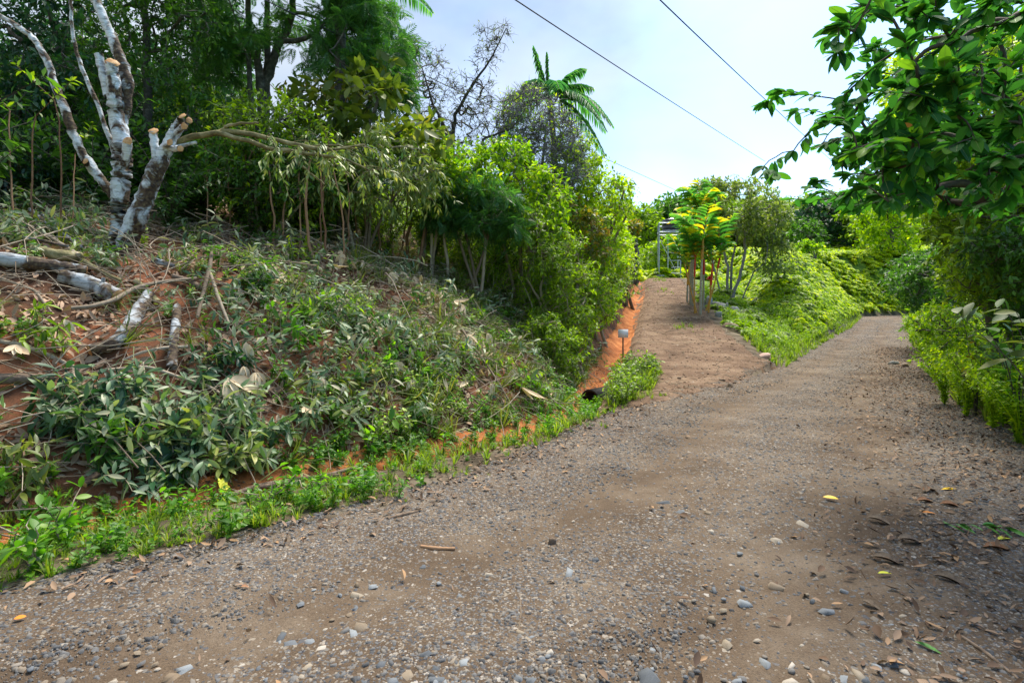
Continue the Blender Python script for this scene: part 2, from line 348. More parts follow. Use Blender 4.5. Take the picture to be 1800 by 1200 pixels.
def white_bark(thr=.42, name='white_lichen_bark', wcol=1.0):
    m, nt = newmat(name); L = nt.links.new
    o = N(nt, 'ShaderNodeOutputMaterial'); g = N(nt, 'ShaderNodeNewGeometry')
    n1 = N(nt, 'ShaderNodeTexNoise'); n1.inputs['Scale'].default_value = 4.5; n1.inputs['Detail'].default_value = 6; n1.inputs['Roughness'].default_value = .55; n1.inputs['Distortion'].default_value = .6
    n2 = N(nt, 'ShaderNodeTexNoise'); n2.inputs['Scale'].default_value = 26; n2.inputs['Detail'].default_value = 5
    mp = N(nt, 'ShaderNodeMapping'); mp.inputs['Scale'].default_value = (1, 1, 5); w = N(nt, 'ShaderNodeTexNoise'); w.inputs['Scale'].default_value = 7; w.inputs['Detail'].default_value = 4
    for q in (n1, n2): L(g.outputs['Position'], q.inputs['Vector'])
    L(g.outputs['Position'], mp.inputs[0]); L(mp.outputs[0], w.inputs['Vector'])
    r1 = ramp(nt, [(thr, (0, 0, 0)), (thr + .12, (1, 1, 1))]); L(n1.outputs['Fac'], r1.inputs[0])
    dark = ramp(nt, [(.35, (.025, .015, .011)), (.55, (.085, .052, .028)), (.75, (.18, .15, .07))]); L(n2.outputs['Fac'], dark.inputs[0])
    wh = ramp(nt, [(.25, (.30 * wcol, .31 * wcol, .29 * wcol)), (.45, (.60 * wcol, .65 * wcol, .68 * wcol)), (.7, (.68 * wcol, .73 * wcol, .76 * wcol))]); L(w.outputs['Fac'], wh.inputs[0])
    # dark bark patches spread wider on right-facing sides and towards the tree's foot
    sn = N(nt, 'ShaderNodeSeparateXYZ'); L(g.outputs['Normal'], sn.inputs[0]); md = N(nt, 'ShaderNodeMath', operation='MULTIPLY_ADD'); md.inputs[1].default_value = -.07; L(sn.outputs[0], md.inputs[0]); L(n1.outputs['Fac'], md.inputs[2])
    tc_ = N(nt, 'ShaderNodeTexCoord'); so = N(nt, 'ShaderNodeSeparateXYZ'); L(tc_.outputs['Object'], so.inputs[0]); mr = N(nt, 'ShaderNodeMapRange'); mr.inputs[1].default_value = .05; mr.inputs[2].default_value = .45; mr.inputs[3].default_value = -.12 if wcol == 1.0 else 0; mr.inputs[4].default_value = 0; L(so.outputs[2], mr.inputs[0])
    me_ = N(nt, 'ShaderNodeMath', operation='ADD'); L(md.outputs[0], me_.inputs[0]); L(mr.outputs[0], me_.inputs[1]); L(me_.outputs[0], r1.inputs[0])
    mx = N(nt, 'ShaderNodeMixRGB'); L(r1.outputs[0], mx.inputs[0]); L(dark.outputs[0], mx.inputs[1]); L(wh.outputs[0], mx.inputs[2])
    cr = N(nt, 'ShaderNodeTexVoronoi', feature='DISTANCE_TO_EDGE'); cr.inputs['Scale'].default_value = 11; mp2 = N(nt, 'ShaderNodeMapping'); mp2.inputs['Scale'].default_value = (.7, .7, 2.0)
    L(g.outputs['Position'], mp2.inputs[0]); L(mp2.outputs[0], cr.inputs['Vector']); rc = ramp(nt, [(0, (.62, .60, .56)), (.04, (1, 1, 1))]); L(cr.outputs['Distance'], rc.inputs[0])
    mu = N(nt, 'ShaderNodeMixRGB', blend_type='MULTIPLY'); mu.inputs[0].default_value = .8; L(mx.outputs[0], mu.inputs[1]); L(rc.outputs[0], mu.inputs[2])
    p = N(nt, 'ShaderNodeBsdfPrincipled'); p.inputs['Roughness'].default_value = .85; L(mu.outputs[0], p.inputs['Base Color'])
    b = N(nt, 'ShaderNodeBump'); b.inputs['Strength'].default_value = .7; b.inputs['Distance'].default_value = .03; L(w.outputs['Fac'], b.inputs['Height']); L(b.outputs[0], p.inputs['Normal'])
    L(p.outputs[0], o.inputs[0]); return m
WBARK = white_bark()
LBARK = white_bark(.455, 'log_bark', .66)
MOSS = solid('mossy_bark', [(.3, (.07, .05, .03)), (.5, (.19, .165, .07)), (.65, (.32, .28, .15)), (.8, (.50, .48, .42))], 7, bump=.6)
CUTWOOD = solid('fresh_cut_wood', [(.3, (.30, .12, .04)), (.5, (.50, .27, .11)), (.75, (.66, .45, .25))], 14, rough=.7, bump=.2)
BROWNWOOD = solid('brown_dead_wood', [(.3, (.09, .06, .04)), (.6, (.22, .16, .11)), (.8, (.34, .28, .22))], 14, bump=.5, stretch=(1, 1, 1))

# ------------------------------------------------------------------ ground materials
def groundmat(name, base, stones=None, stone_sc=30, nsc=1.2, bump=.6, track=None, leaf=None, rough=.95):
    m, nt = newmat(name); L = nt.links.new
    o = N(nt, 'ShaderNodeOutputMaterial'); g = N(nt, 'ShaderNodeNewGeometry'); pos = g.outputs['Position']
    n1 = N(nt, 'ShaderNodeTexNoise'); n1.inputs['Scale'].default_value = nsc; n1.inputs['Detail'].default_value = 8; n1.inputs['Roughness'].default_value = .68; L(pos, n1.inputs['Vector'])
    r = ramp(nt, base); L(n1.outputs['Fac'], r.inputs[0]); col = r.outputs[0]
    hsum = n1.outputs['Fac']
    nf = N(nt, 'ShaderNodeTexNoise'); nf.inputs['Scale'].default_value = 90; nf.inputs['Detail'].default_value = 5; nf.inputs['Roughness'].default_value = .75; L(pos, nf.inputs['Vector'])
    rf = ramp(nt, [(.3, (.55, .55, .55)), (.7, (1.45, 1.45, 1.45))]); L(nf.outputs['Fac'], rf.inputs[0])
    mf = N(nt, 'ShaderNodeMixRGB', blend_type='MULTIPLY'); mf.inputs[0].default_value = .85; L(col, mf.inputs[1]); L(rf.outputs[0], mf.inputs[2]); col = mf.outputs[0]
    hgt = nf.outputs['Fac']
    if stones:
        for k, (sc, thr) in enumerate(((stone_sc, .36), (stone_sc * 2.6, .42))):
            v = N(nt, 'ShaderNodeTexVoronoi'); v.inputs['Scale'].default_value = sc; v.inputs['Randomness'].default_value = 1; dn = N(nt, 'ShaderNodeTexNoise'); dn.inputs['Scale'].default_value = sc * 1.6; dn.inputs['Detail'].default_value = 2; L(pos, dn.inputs['Vector']); dm = N(nt, 'ShaderNodeVectorMath', operation='MULTIPLY_ADD'); dm.inputs[1].default_value = (1.0 / sc,) * 3; L(dn.outputs['Color'], dm.inputs[0]); L(pos, dm.inputs[2]); L(dm.outputs[0], v.inputs['Vector'])
            cs = ramp(nt, stones); sp = N(nt, 'ShaderNodeSeparateColor'); L(v.outputs['Color'], sp.inputs[0]); L(sp.outputs[0], cs.inputs[0])
            mk = N(nt, 'ShaderNodeMath', operation='LESS_THAN'); L(v.outputs['Distance'], mk.inputs[0]); mk.inputs[1].default_value = thr
            pr = N(nt, 'ShaderNodeMath', operation='GREATER_THAN'); L(sp.outputs[1], pr.inputs[0]); pr.inputs[1].default_value = .35
            if track is not None:
                at = N(nt, 'ShaderNodeAttribute'); at.attribute_name = 'stony'; su = N(nt, 'ShaderNodeMath', operation='SUBTRACT'); su.inputs[0].default_value = 1.12
                L(at.outputs['Fac'], su.inputs[1]); L(su.outputs[0], pr.inputs[1])
            mm = N(nt, 'ShaderNodeMath', operation='MULTIPLY'); L(mk.outputs[0], mm.inputs[0]); L(pr.outputs[0], mm.inputs[1])
            mc = N(nt, 'ShaderNodeMixRGB'); L(mm.outputs[0], mc.inputs[0]); L(col, mc.inputs[1]); L(cs.outputs[0], mc.inputs[2]); col = mc.outputs[0]
            ha = N(nt, 'ShaderNodeMath', operation='MULTIPLY_ADD'); L(mm.outputs[0], ha.inputs[0]); ha.inputs[1].default_value = .5 / (k + 1); L(hgt, ha.inputs[2]); hgt = ha.outputs[0]
    p = N(nt, 'ShaderNodeBsdfPrincipled'); p.inputs['Roughness'].default_value = rough; p.inputs['Specular IOR Level'].default_value = .2; L(col, p.inputs['Base Color'])
    b = N(nt, 'ShaderNodeBump'); b.inputs['Strength'].default_value = bump; b.inputs['Distance'].default_value = .012; L(hgt, b.inputs['Height']); L(b.outputs[0], p.inputs['Normal'])
    L(p.outputs[0], o.inputs[0]); return m
ST = [(0, (.05, .05, .055)), (.3, (.12, .12, .125)), (.55, (.19, .175, .155)), (.8, (.27, .225, .17)), (1, (.40, .37, .33))]
M_ROAD = groundmat('gravel_road_surface', [(.3, (.064, .043, .027)), (.5, (.122, .087, .057)), (.7, (.205, .162, .118))], ST, 26, .9, .9, track=1)
M_DRIVE = groundmat('dirt_track_surface', [(.3, (.085, .050, .030)), (.5, (.165, .105, .066)), (.7, (.27, .19, .125))], None, 18, 1.6, 1.0)
M_SOIL = groundmat('bank_soil', [(.36, (.06, .032, .018)), (.48, (.15, .068, .036)), (.58, (.28, .105, .050)), (.72, (.36, .14, .065))], None, 20, 1.1, .9)
def _mixsoil():
    nt = M_SOIL.node_tree; L = nt.links.new; p = next(n for n in nt.nodes if n.type == 'BSDF_PRINCIPLED'); src = p.inputs['Base Color'].links[0].from_socket
    at = N(nt, 'ShaderNodeAttribute'); at.attribute_name = 'clay'; nz = N(nt, 'ShaderNodeTexNoise'); nz.inputs['Scale'].default_value = 2; nz.inputs['Detail'].default_value = 8
    g = N(nt, 'ShaderNodeNewGeometry'); L(g.outputs['Position'], nz.inputs['Vector']); r = ramp(nt, [(.35, (.055, .042, .028)), (.5, (.11, .085, .055)), (.65, (.17, .14, .10))]); L(nz.outputs['Fac'], r.inputs[0])
    m = N(nt, 'ShaderNodeMixRGB'); L(at.outputs['Fac'], m.inputs[0]); L(r.outputs[0], m.inputs[1]); L(src, m.inputs[2])
    a2 = N(nt, 'ShaderNodeAttribute'); a2.attribute_name = 'turf'; r2 = ramp(nt, [(.35, (.04, .08, .012)), (.5, (.09, .16, .02)), (.65, (.16, .25, .03))]); L(nz.outputs['Fac'], r2.inputs[0])
    m2 = N(nt, 'ShaderNodeMixRGB'); L(a2.outputs['Fac'], m2.inputs[0]); L(m.outputs[0], m2.inputs[1]); L(r2.outputs[0], m2.inputs[2]); L(m2.outputs[0], p.inputs['Base Color'])
_mixsoil()
M_CLAY = groundmat('orange_clay', [(.3, (.20, .065, .022)), (.48, (.40, .135, .042)), (.7, (.62, .26, .09))], None, 20, 2.4, .9)

# ------------------------------------------------------------------ ground sheet (polar grid, reaches the horizon)
rr = np.concatenate([[0.0], np.geomspace(0.6, 900, 330)])
th = np.concatenate([np.radians(np.linspace(-64, 64, 420)), np.radians(np.linspace(66, 294, 70))])
RRg, THg = np.meshgrid(rr, th, indexing='ij')
gx, gy = RRg * np.sin(THg), RRg * np.cos(THg)
gz = H(gx, gy)
inr = np.minimum(gx - XL(gy), XR(gy) - gx); ind = np.minimum(gx - DL(gy), DR(gy) - gx) * (gy > 9.0) * (gy < 40)
ditchw = np.exp(-((footdist(gx, gy) + .42) / .5) ** 4) * (gy > 3) * (gy < 36)
sink = 0.05 * np.clip(np.maximum(sm(.05, .35, inr), sm(.05, .3, ind)) + .8 * (ditchw > .5), 0, 1)
gz = gz - sink
nr, nth = gx.shape
i = np.arange(nr - 1)[:, None] * nth; j = np.arange(nth)[None]; k = (j + 1) % nth
F = np.stack([i + j, i + nth + j, i + nth + k, i + k], -1).reshape(-1, 4)
gb = MB(); gb.add(np.stack([gx, gy, gz], -1), None, F)
gob = tag(gb.build('ground', M_SOIL), 'reddish brown soil sheet under the bank and verges', kind='structure')
_at = gob.data.attributes.new('turf', 'FLOAT', 'POINT'); _at.data.foreach_set('value', np.clip(sm(.3, 1.2, np.minimum(XL(gy) - gx, gx - DR(gy))) * (gy > 13) + sm(.4, 1.5, gx - XR(gy)) + sm(48, 56, gy), 0, 1).astype(np.float32).ravel())
_at = gob.data.attributes.new('clay', 'FLOAT', 'POINT'); _at.data.foreach_set('value', (sm(-.75, -.3, footdist(gx, gy)) * sm(45, 30, gy) * (1 - .9 * sm(4.5, 6.5, footdist(gx, gy)))).astype(np.float32).ravel())

def strip(name, mat, fl, fr, ys, ns, lift, label, edge=.10, seed=0, track=False, fine=0.0):
    ys = np.asarray(ys); t = np.linspace(0, 1, ns)
    Yg, Tg = np.meshgrid(ys, t, indexing='ij')
    l = fl(Yg) + edge * fbm(Yg, Yg * 0, 2.2, 3, seed); r = fr(Yg) + edge * fbm(Yg, Yg * 0 + 9, 2.2, 3, seed + 5)
    X = l + (r - l) * Tg; Z = H(X, Yg) + lift - 0.05 * sm(.04, 0, np.minimum(Tg, 1 - Tg))
    if fine: Z = Z + fine * fbm(X, Yg, 5, 4, seed + 9)
    if track: Z = Z - .018 * np.exp(-((Tg - .30) / .07) ** 2) - .018 * np.exp(-((Tg - .66) / .08) ** 2)
    a = np.arange(len(ys) - 1)[:, None] * ns; b = np.arange(ns - 1)[None]
    F = np.stack([a + b, a + b + 1, a + ns + b + 1, a + ns + b], -1).reshape(-1, 4)
    m = MB(); m.add(np.stack([X, Yg, Z], -1), None, F); o = m.build(name, mat)
    if track:
        f = Tg; s = 1 - .75 * np.exp(-((f - .30) / .09) ** 2) - .75 * np.exp(-((f - .66) / .10) ** 2)
        s = np.clip(s * .75 + .55 * fbm(X, Yg, .7, 3, 21), 0.04, 1)
        at = o.data.attributes.new('stony', 'FLOAT', 'POINT'); at.data.foreach_set('value', s.astype(np.float32).ravel())
    return tag(o, label, kind='structure')
ROADY = np.concatenate([np.linspace(-30, 1.2, 50)[:-1], np.geomspace(1.2, 120, 520)])
strip('road', M_ROAD, lambda y: XL(y) - .28, lambda y: XR(y) + .15, ROADY, 130, .004, 'grey brown gravel road running away to the right', .3, 1, True, .012)
strip('driveway', M_DRIVE, lambda y: DL(y) - .22, lambda y: np.where(y < 14.2, np.maximum(XL(y) + .15, DR(y)), DR(y) + .05), np.geomspace(8.9, 39, 260), 70, .012, 'brown dirt driveway climbing from the gravel road', .12, 4, False, .03)
strip('ditch', M_CLAY, lambda y: FX(y) + .04 * 0, lambda y: FX(y) + .52 + .2 * sm(9, 14, y), np.geomspace(3.2, 36, 300), 16, .008, 'orange clay drainage ditch along the foot of the bank', .10, 6, False, .03)

# ------------------------------------------------------------------ scattered masses (kind stuff)
def stone_t(seed, flat=.55, sub=1):
    r = np.random.default_rng(seed)
    ph = (1 + 5 ** .5) / 2
    V = nrm(np.array([(-1, ph, 0), (1, ph, 0), (-1, -ph, 0), (1, -ph, 0), (0, -1, ph), (0, 1, ph), (0, -1, -ph), (0, 1, -ph), (ph, 0, -1), (ph, 0, 1), (-ph, 0, -1), (-ph, 0, 1)], float))
    F = np.array([(0, 11, 5), (0, 5, 1), (0, 1, 7), (0, 7, 10), (0, 10, 11), (1, 5, 9), (5, 11, 4), (11, 10, 2), (10, 7, 6), (7, 1, 8), (3, 9, 4), (3, 4, 2), (3, 2, 6), (3, 6, 8), (3, 8, 9), (4, 9, 5), (2, 4, 11), (6, 2, 10), (8, 6, 7), (9, 8, 1)])
    if seed % 5 != 2:           # broken angular slab: a jittered box with a tapered, tilted top
        V = np.array([(x, y, z) for z in (-1, 1) for y in (-1, 1) for x in (-1, 1)], float); V[:, :2] += r.normal(0, .26, (8, 2)); V[4:, :2] *= r.uniform(.55, .85); V[4:, 2] += r.normal(0, .25, 4)
        V = np.vstack([V, [[r.normal(0, .2), r.normal(0, .2), 1.25]]]); F = np.array([(0, 1, 5), (0, 5, 4), (1, 3, 7), (1, 7, 5), (3, 2, 6), (3, 6, 7), (2, 0, 4), (2, 4, 6), (4, 5, 8), (5, 7, 8), (7, 6, 8), (6, 4, 8)])
    else: V = V + r.normal(0, .10, V.shape)
    V = V * A(.5, .5 * r.uniform(.5, .9), .5 * flat)
    return V, F, np.zeros((0, 4), int)
STONES = [stone_t(s, f) for s, f in ((1, .5), (2, .7), (3, .35), (4, .6), (5, .45))]
M_STONE = solid('road_stone', [(.12, (.06, .062, .064)), (.35, (.12, .122, .125)), (.55, (.17, .162, .15)), (.80, (.21, .17, .125)), (1, (.33, .31, .28))], 30, rough=.85, bump=.35, rand=.8)
PROTO = {}
def protos(key, tmpls, mats, smooth=False):
    c = bpy.data.collections.new('source_' + key)
    for t in tmpls:
        b = MB()
        if isinstance(t, MB): b = t
        else: b.add(t[0], t[1], t[2])
        me = b.data(key, mats, smooth); o = bpy.data.objects.new(key, me); c.objects.link(o)
    PROTO[key] = c; return c
def scatter(name, key, pos, eul, scl, label, rng=RNG):
    n = len(pos); me = bpy.data.meshes.new(name); me.vertices.add(n); me.vertices.foreach_set('co', np.asarray(pos, np.float32).ravel())
    a = me.attributes.new('rot', 'FLOAT_VECTOR', 'POINT'); a.data.foreach_set('vector', np.asarray(eul, np.float32).ravel())
    scl = np.asarray(scl, float); scl = np.repeat(scl[:, None], 3, 1) if scl.ndim == 1 else scl
    a = me.attributes.new('scl', 'FLOAT_VECTOR', 'POINT'); a.data.foreach_set('vector', scl.astype(np.float32).ravel())
    k = len(PROTO[key].objects); a = me.attributes.new('pick', 'INT', 'POINT'); a.data.foreach_set('value', rng.integers(0, k, n).astype(np.int32))
    o = bpy.data.objects.new(name, me); COL.objects.link(o)
    ng = bpy.data.node_groups.new('scatter_' + name, 'GeometryNodeTree')
    ng.interface.new_socket('Geometry', in_out='INPUT', socket_type='NodeSocketGeometry'); ng.interface.new_socket('Geometry', in_out='OUTPUT', socket_type='NodeSocketGeometry')
    gi, go = ng.nodes.new('NodeGroupInput'), ng.nodes.new('NodeGroupOutput')
    ip = ng.nodes.new('GeometryNodeInstanceOnPoints'); ci = ng.nodes.new('GeometryNodeCollectionInfo')
    ci.inputs['Collection'].default_value = PROTO[key]; ci.inputs['Separate Children'].default_value = True; ci.inputs['Reset Children'].default_value = True
    def na(nm, t):
        q = ng.nodes.new('GeometryNodeInputNamedAttribute'); q.data_type = t; q.inputs['Name'].default_value = nm
        return next(s for s in q.outputs if s.enabled and s.name == 'Attribute')
    ng.links.new(gi.outputs[0], ip.inputs['Points']); ng.links.new(ci.outputs[0], ip.inputs['Instance']); ip.inputs['Pick Instance'].default_value = True
    ng.links.new(na('pick', 'INT'), ip.inputs['Instance Index']); ng.links.new(na('rot', 'FLOAT_VECTOR'), ip.inputs['Rotation']); ng.links.new(na('scl', 'FLOAT_VECTOR'), ip.inputs['Scale'])
    ng.links.new(ip.outputs[0], go.inputs[0])
    md = o.modifiers.new('scatter', 'NODES'); md.node_group = ng
    return tag(o, label, kind='stuff')
def eul_on(x, y, rng, tilt=.25, up=0.0):        # lie on the terrain with random heading
    e = .15; hx = (H(x + e, y) - H(x - e, y)) / (2 * e); hy = (H(x, y + e) - H(x, y - e)) / (2 * e)
    n = nrm(np.stack([-hx * (1 - up), -hy * (1 - up), np.ones_like(hx)], -1) + rng.normal(0, tilt, (len(x), 3)))
    d = randdir(len(x), rng); s = nrm(np.cross(n, d)); d = np.cross(s, n)
    return np.stack([d, s, n], -1)
def to_euler(R):
    sy = np.clip(-R[:, 2, 0], -1, 1); y = np.arcsin(sy); x = np.arctan2(R[:, 2, 1], R[:, 2, 2]); z = np.arctan2(R[:, 1, 0], R[:, 0, 0])
    return np.stack([x, y, z], -1)
def sample(n, x0, x1, y0, y1, dens, rng, inview=True):      # dens(x, y) in 0..1; nearer ground filled more densely
    X = []; Yy = []; got = 0
    for _ in range(60):
        x = rng.uniform(x0, x1, 40000); y = rng.uniform(y0, y1, 40000)
        k = rng.random(40000) < dens(x, y)
        if inview: k &= (np.abs(x) < 1.02 * y + 1.2)
        X.append(x[k]); Yy.append(y[k]); got += k.sum()
        if got >= n: break
    return np.concatenate(X)[:n], np.concatenate(Yy)[:n]

# gravel on the road
def stony(x, y):
    f = (x - XL(y)) / np.maximum(XR(y) - XL(y), .1)
    s = 1 - .75 * np.exp(-((f - .30) / .09) ** 2) - .75 * np.exp(-((f - .66) / .10) ** 2)
    return np.clip(s * .75 + .9 * fbm(x, y, .7, 3, 21) + .2 + .3 * sm(.8, .95, f), 0.4, 1)
rg = np.random.default_rng(11)
protos('stone', STONES, M_STONE)
px, py = [], []
for n, y0, y1, s0, s1 in ((100000, 1.2, 4.2, .004, .030), (60000, 4.2, 9, .007, .038), (16000, 9, 20, .013, .05), (4000, 20, 40, .03, .07)):
    x, y = sample(n, -9, 30, y0, y1, lambda x, y: (((x > XL(y) - .35 + .2 * fbm(x, y, 2, 2, 8)) & (x < XR(y) + .1)) * stony(x, y)).astype(float), rg)
    tg_ = (x - XL(y) + .2) / (XR(y) - XL(y) + .4); z = H(x, y) + .002 + .012 * fbm(x, y, 5, 4, 10) - .018 * np.exp(-((tg_ - .30) / .07) ** 2) - .018 * np.exp(-((tg_ - .66) / .08) ** 2) - .04 * (x < XL(y) - .25)
    px.append(np.stack([x, y, z], -1)); py.append(rg.uniform(0, 1, len(x)) ** 5.0 * (s1 - s0) + s0)
pos = np.vstack(px); s = np.concatenate(py)
scatter('gravel', 'stone', pos, to_euler(eul_on(pos[:, 0], pos[:, 1], rg, .2)), s, 'loose grey and tan gravel strewn over the road')
# clods and small stones on the driveway
x, y = sample(6000, 1, 12, 9, 36, lambda x, y: ((x > DL(y)) & (x < np.where(y < 14.2, XL(y) + .3, DR(y)))).astype(float), rg)
s = rg.uniform(0, 1, len(x)) ** 4 * .06 + .012
clod = solid('dirt_clod', [(.2, (.10, .06, .035)), (.5, (.21, .135, .085)), (.75, (.31, .21, .14)), (.97, (.42, .36, .30))], 30, rand=.8)
protos('clod', STONES, clod)
scatter('dirt_clods', 'clod', np.stack([x, y, H(x, y) + .012 + .03 * fbm(x, y, 5, 4, 13)], -1), to_euler(eul_on(x, y, rg, .2)), s, 'crumbled brown dirt clods on the driveway')

# leaf litter
dl_t = [leaf_t(3, w, .25, c) for w, c in ((.34, .3), (.42, -.25), (.28, .45), (.5, .15), (.3, -.4))]
protos('dry_leaf', dl_t, DRY, True)
def bank(x, y): return (footdist(x, y) > -.05)
def litter_d(x, y):
    fd = footdist(x, y); u, v = proj(x, y, H(x, y, False))
    d = sm(-.15, .15, fd) * sm(30, 10, fd)
    brown = .75 + 1.2 * fbm(x, y, .8, 3, 31)
    clayhole = sm(.1, .35, fbm(x, y, .9, 3, 77)) * (u < 420)
    return np.clip(d * brown * (1 - .8 * clayhole), 0, 1)
x, y = sample(36000, -16, 4, 3.5, 15, litter_d, rg)
z = H(x, y) + rg.uniform(.0, .025, len(x))
scatter('leaf_litter', 'dry_leaf', np.stack([x, y, z], -1), to_euler(eul_on(x, y, rg, .55)), rg.uniform(.05, .15, len(x)), 'brown and tan fallen leaves covering the bank')
def tan_d(x, y):
    u, v = proj(x, y, H(x, y, False)); return ((footdist(x, y) > .3) & (footdist(x, y) < 5) & (u > 420) & (u < 1040)) * np.clip(sm(-.1, .4, fbm(x, y, 1.2, 3, 91)) * (v < 640) + .15, 0, 1)
protos('tan_leaf', [leaf_t(4, w, .3, c) for w, c in ((.42, .5), (.36, .8), (.5, .3), (.4, -.5))], PALE, True)
x, y = sample(1900, -8, 4, 5, 15, tan_d, rg)
scatter('pale_leaf_litter', 'tan_leaf', np.stack([x, y, H(x, y) + rg.uniform(.03, .14, len(x))], -1), to_euler(eul_on(x, y, rg, .6)), rg.uniform(.08, .19, len(x)), 'large pale tan leaves littering the upper right of the bank')
protos('chip_leaf', dl_t, solid('brown_chip', [(.1, (.05, .03, .02)), (.4, (.14, .085, .05)), (.7, (.26, .18, .12)), (.95, (.38, .22, .10))], 20, rand=.8, bump=0))
def edge_d(x, y):
    f = (x - XL(y)); g = XR(y) - x
    a = np.exp(-((f + .1) / .45) ** 2) * (y < 9) + .9 * np.exp(-((g - .3) / .9) ** 2) + .6 * sm(2.2, 0.2, g) + .35 * (y < 4.5) * sm(.4, .75, x / np.maximum(y, 1)) + .02 + .3 * ((y > 8.6) & (y < 11.5) & (np.abs(x - XL(y) - .3) < .8))
    return np.clip(a * (inroad(x, y) | (f > -.7)) * (x < XR(y) + .6), 0, 1)
x, y = sample(13500, -6, 16, 1.6, 20, lambda x, y: np.maximum(edge_d(x, y), .8 * ((x > FX(y) - .1) & (x < FX(y) + .9) & (y < 14) & (y > 3))), rg)
scatter('road_litter', 'chip_leaf', np.stack([x, y, H(x, y) + .014], -1), to_euler(eul_on(x, y, rg, .3)), rg.uniform(.02, .085, len(x)), 'small brown leaves and twigs along the road edges')

# ------------------------------------------------------------------ plants
def curve(p0, p1, bend, n=6, rng=RNG, wob=0.0):
    p0 = np.asarray(p0, float); p1 = np.asarray(p1, float); t = np.linspace(0, 1, n)[:, None]
    q = p0 + (p1 - p0) * t + np.asarray(bend, float) * (4 * t * (1 - t))
    if wob: w = rng.normal(0, wob, (n, 3)); w[0] = 0; w[-1] = 0; q = q + w
    return q
def leafy_stem(mb, pts, r0, tmpl, size, n, rng, lmat=1, start=.2, spread=1.0, droop=.2, seg=4, r1=None, jit=.4, flat=None):
    pts = np.asarray(pts); mb.tube(pts, np.linspace(r0, r1 if r1 is not None else r0 * .35, len(pts)), seg, 0)
    t = rng.uniform(start, 1.0, n) ** .9; t[-1] = 1.0; f = t * (len(pts) - 1); i = np.minimum(f.astype(int), len(pts) - 2); fr = (f - i)[:, None]
    p = pts[i] * (1 - fr) + pts[i + 1] * fr; d = nrm(pts[i + 1] - pts[i])
    side = randdir(n, rng); side = side - (side * d).sum(1)[:, None] * d; side = nrm(side)
    if flat is not None: side[:, 2] *= flat
    ld = nrm(d * .55 + side * spread + A(0, 0, -1) * droop)
    mb.scatter(tmpl, p, orient(ld, rng=rng, jit=jit), size * rng.uniform(.6, 1.15, n), lmat)
def weed(seed, h=.3, stems=4, leaves=9, size=.07, tmpl=LEAF3, spread=.5, droop=.15):
    r = np.random.default_rng(seed); m = MB()
    for _ in range(stems):
        a = r.uniform(0, 2 * np.pi); hh = h * r.uniform(.5, 1.1); o = A(math.cos(a), math.sin(a), 0) * spread * hh * r.uniform(.3, 1.2)
        leafy_stem(m, curve((0, 0, -.02), o + A(0, 0, hh), -o * .3, 5), .004 + h * .006, tmpl, size, leaves, r, start=.15, droop=droop, seg=3)
    return m
def tuft(seed, n=16, h=.2, w=.010, spread=.7):
    r = np.random.default_rng(seed); m = MB()
    a = r.uniform(0, 2 * np.pi, n); lean = r.uniform(.1, spread, n); hh = h * r.uniform(.4, 1.1, n)
    for i in range(n):
        d = A(math.cos(a[i]), math.sin(a[i]), 0); s = A(-d[1], d[0], 0) * w; b = d * .015 * r.random()
        mid = b + d * lean[i] * hh[i] * .4 + A(0, 0, hh[i] * .6); tip = b + d * lean[i] * hh[i] * 1.1 + A(0, 0, hh[i] * (1 - .35 * lean[i]))
        m.add([b - s * .7, b + s * .7, mid + s, mid - s, tip], [(3, 2, 4)], [(0, 1, 2, 3)], 0)
    return m
def frond(mb, base, d, L, n, wl, lw, droop, rng, lmat=1, rmat=0, up=None, rr=.012, leafdroop=.3):
    d = nrm(np.asarray(d, float)[None])[0]; t = np.linspace(0, 1, 10)[:, None]
    pts = np.asarray(base) + d * L * t + A(0, 0, -1) * droop * L * t ** 2.2
    mb.tube(pts, np.linspace(rr, rr * .2, 10), 4, rmat)
    k = np.linspace(.16, .99, n); f = k * 9; i = np.minimum(f.astype(int), 8); fr = (f - i)[:, None]
    p = pts[i] * (1 - fr) + pts[i + 1] * fr; tg = nrm(pts[i + 1] - pts[i])
    sd = nrm(np.cross(tg, A(0, 0, 1)[None])); w = wl * np.sin(np.pi * (k * .85 + .12)) ** .6
    for sg in (1, -1):
        ld = nrm(tg * .55 + sd * sg + A(0, 0, -1) * leafdroop + rng.normal(0, .07, (n, 3)))
        R = orient(ld, np.cross(sd * 1.0, tg) * -1 * 0 + A(0, 0, 1) + 0 * sd, rng, .12)
        mb.scatter(PINNA, p, R, np.stack([w * rng.uniform(.9, 1.08, n), np.full(n, lw), w], -1), lmat)
PINNA = leaf_t(3, 1.0, .15, .28, .6, .7)
def fern(seed, L=1.0, n=8, lw=.09, wl=.22):
    r = np.random.default_rng(seed); m = MB()
    for q in range(n):
        a = r.uniform(0, 2 * np.pi) ; frond(m, (0, 0, 0), (math.cos(a), math.sin(a), r.uniform(.7, 1.6)), L * r.uniform(.7, 1.15), 13, wl * L, lw * L, .62, r, rr=.008)
    return m

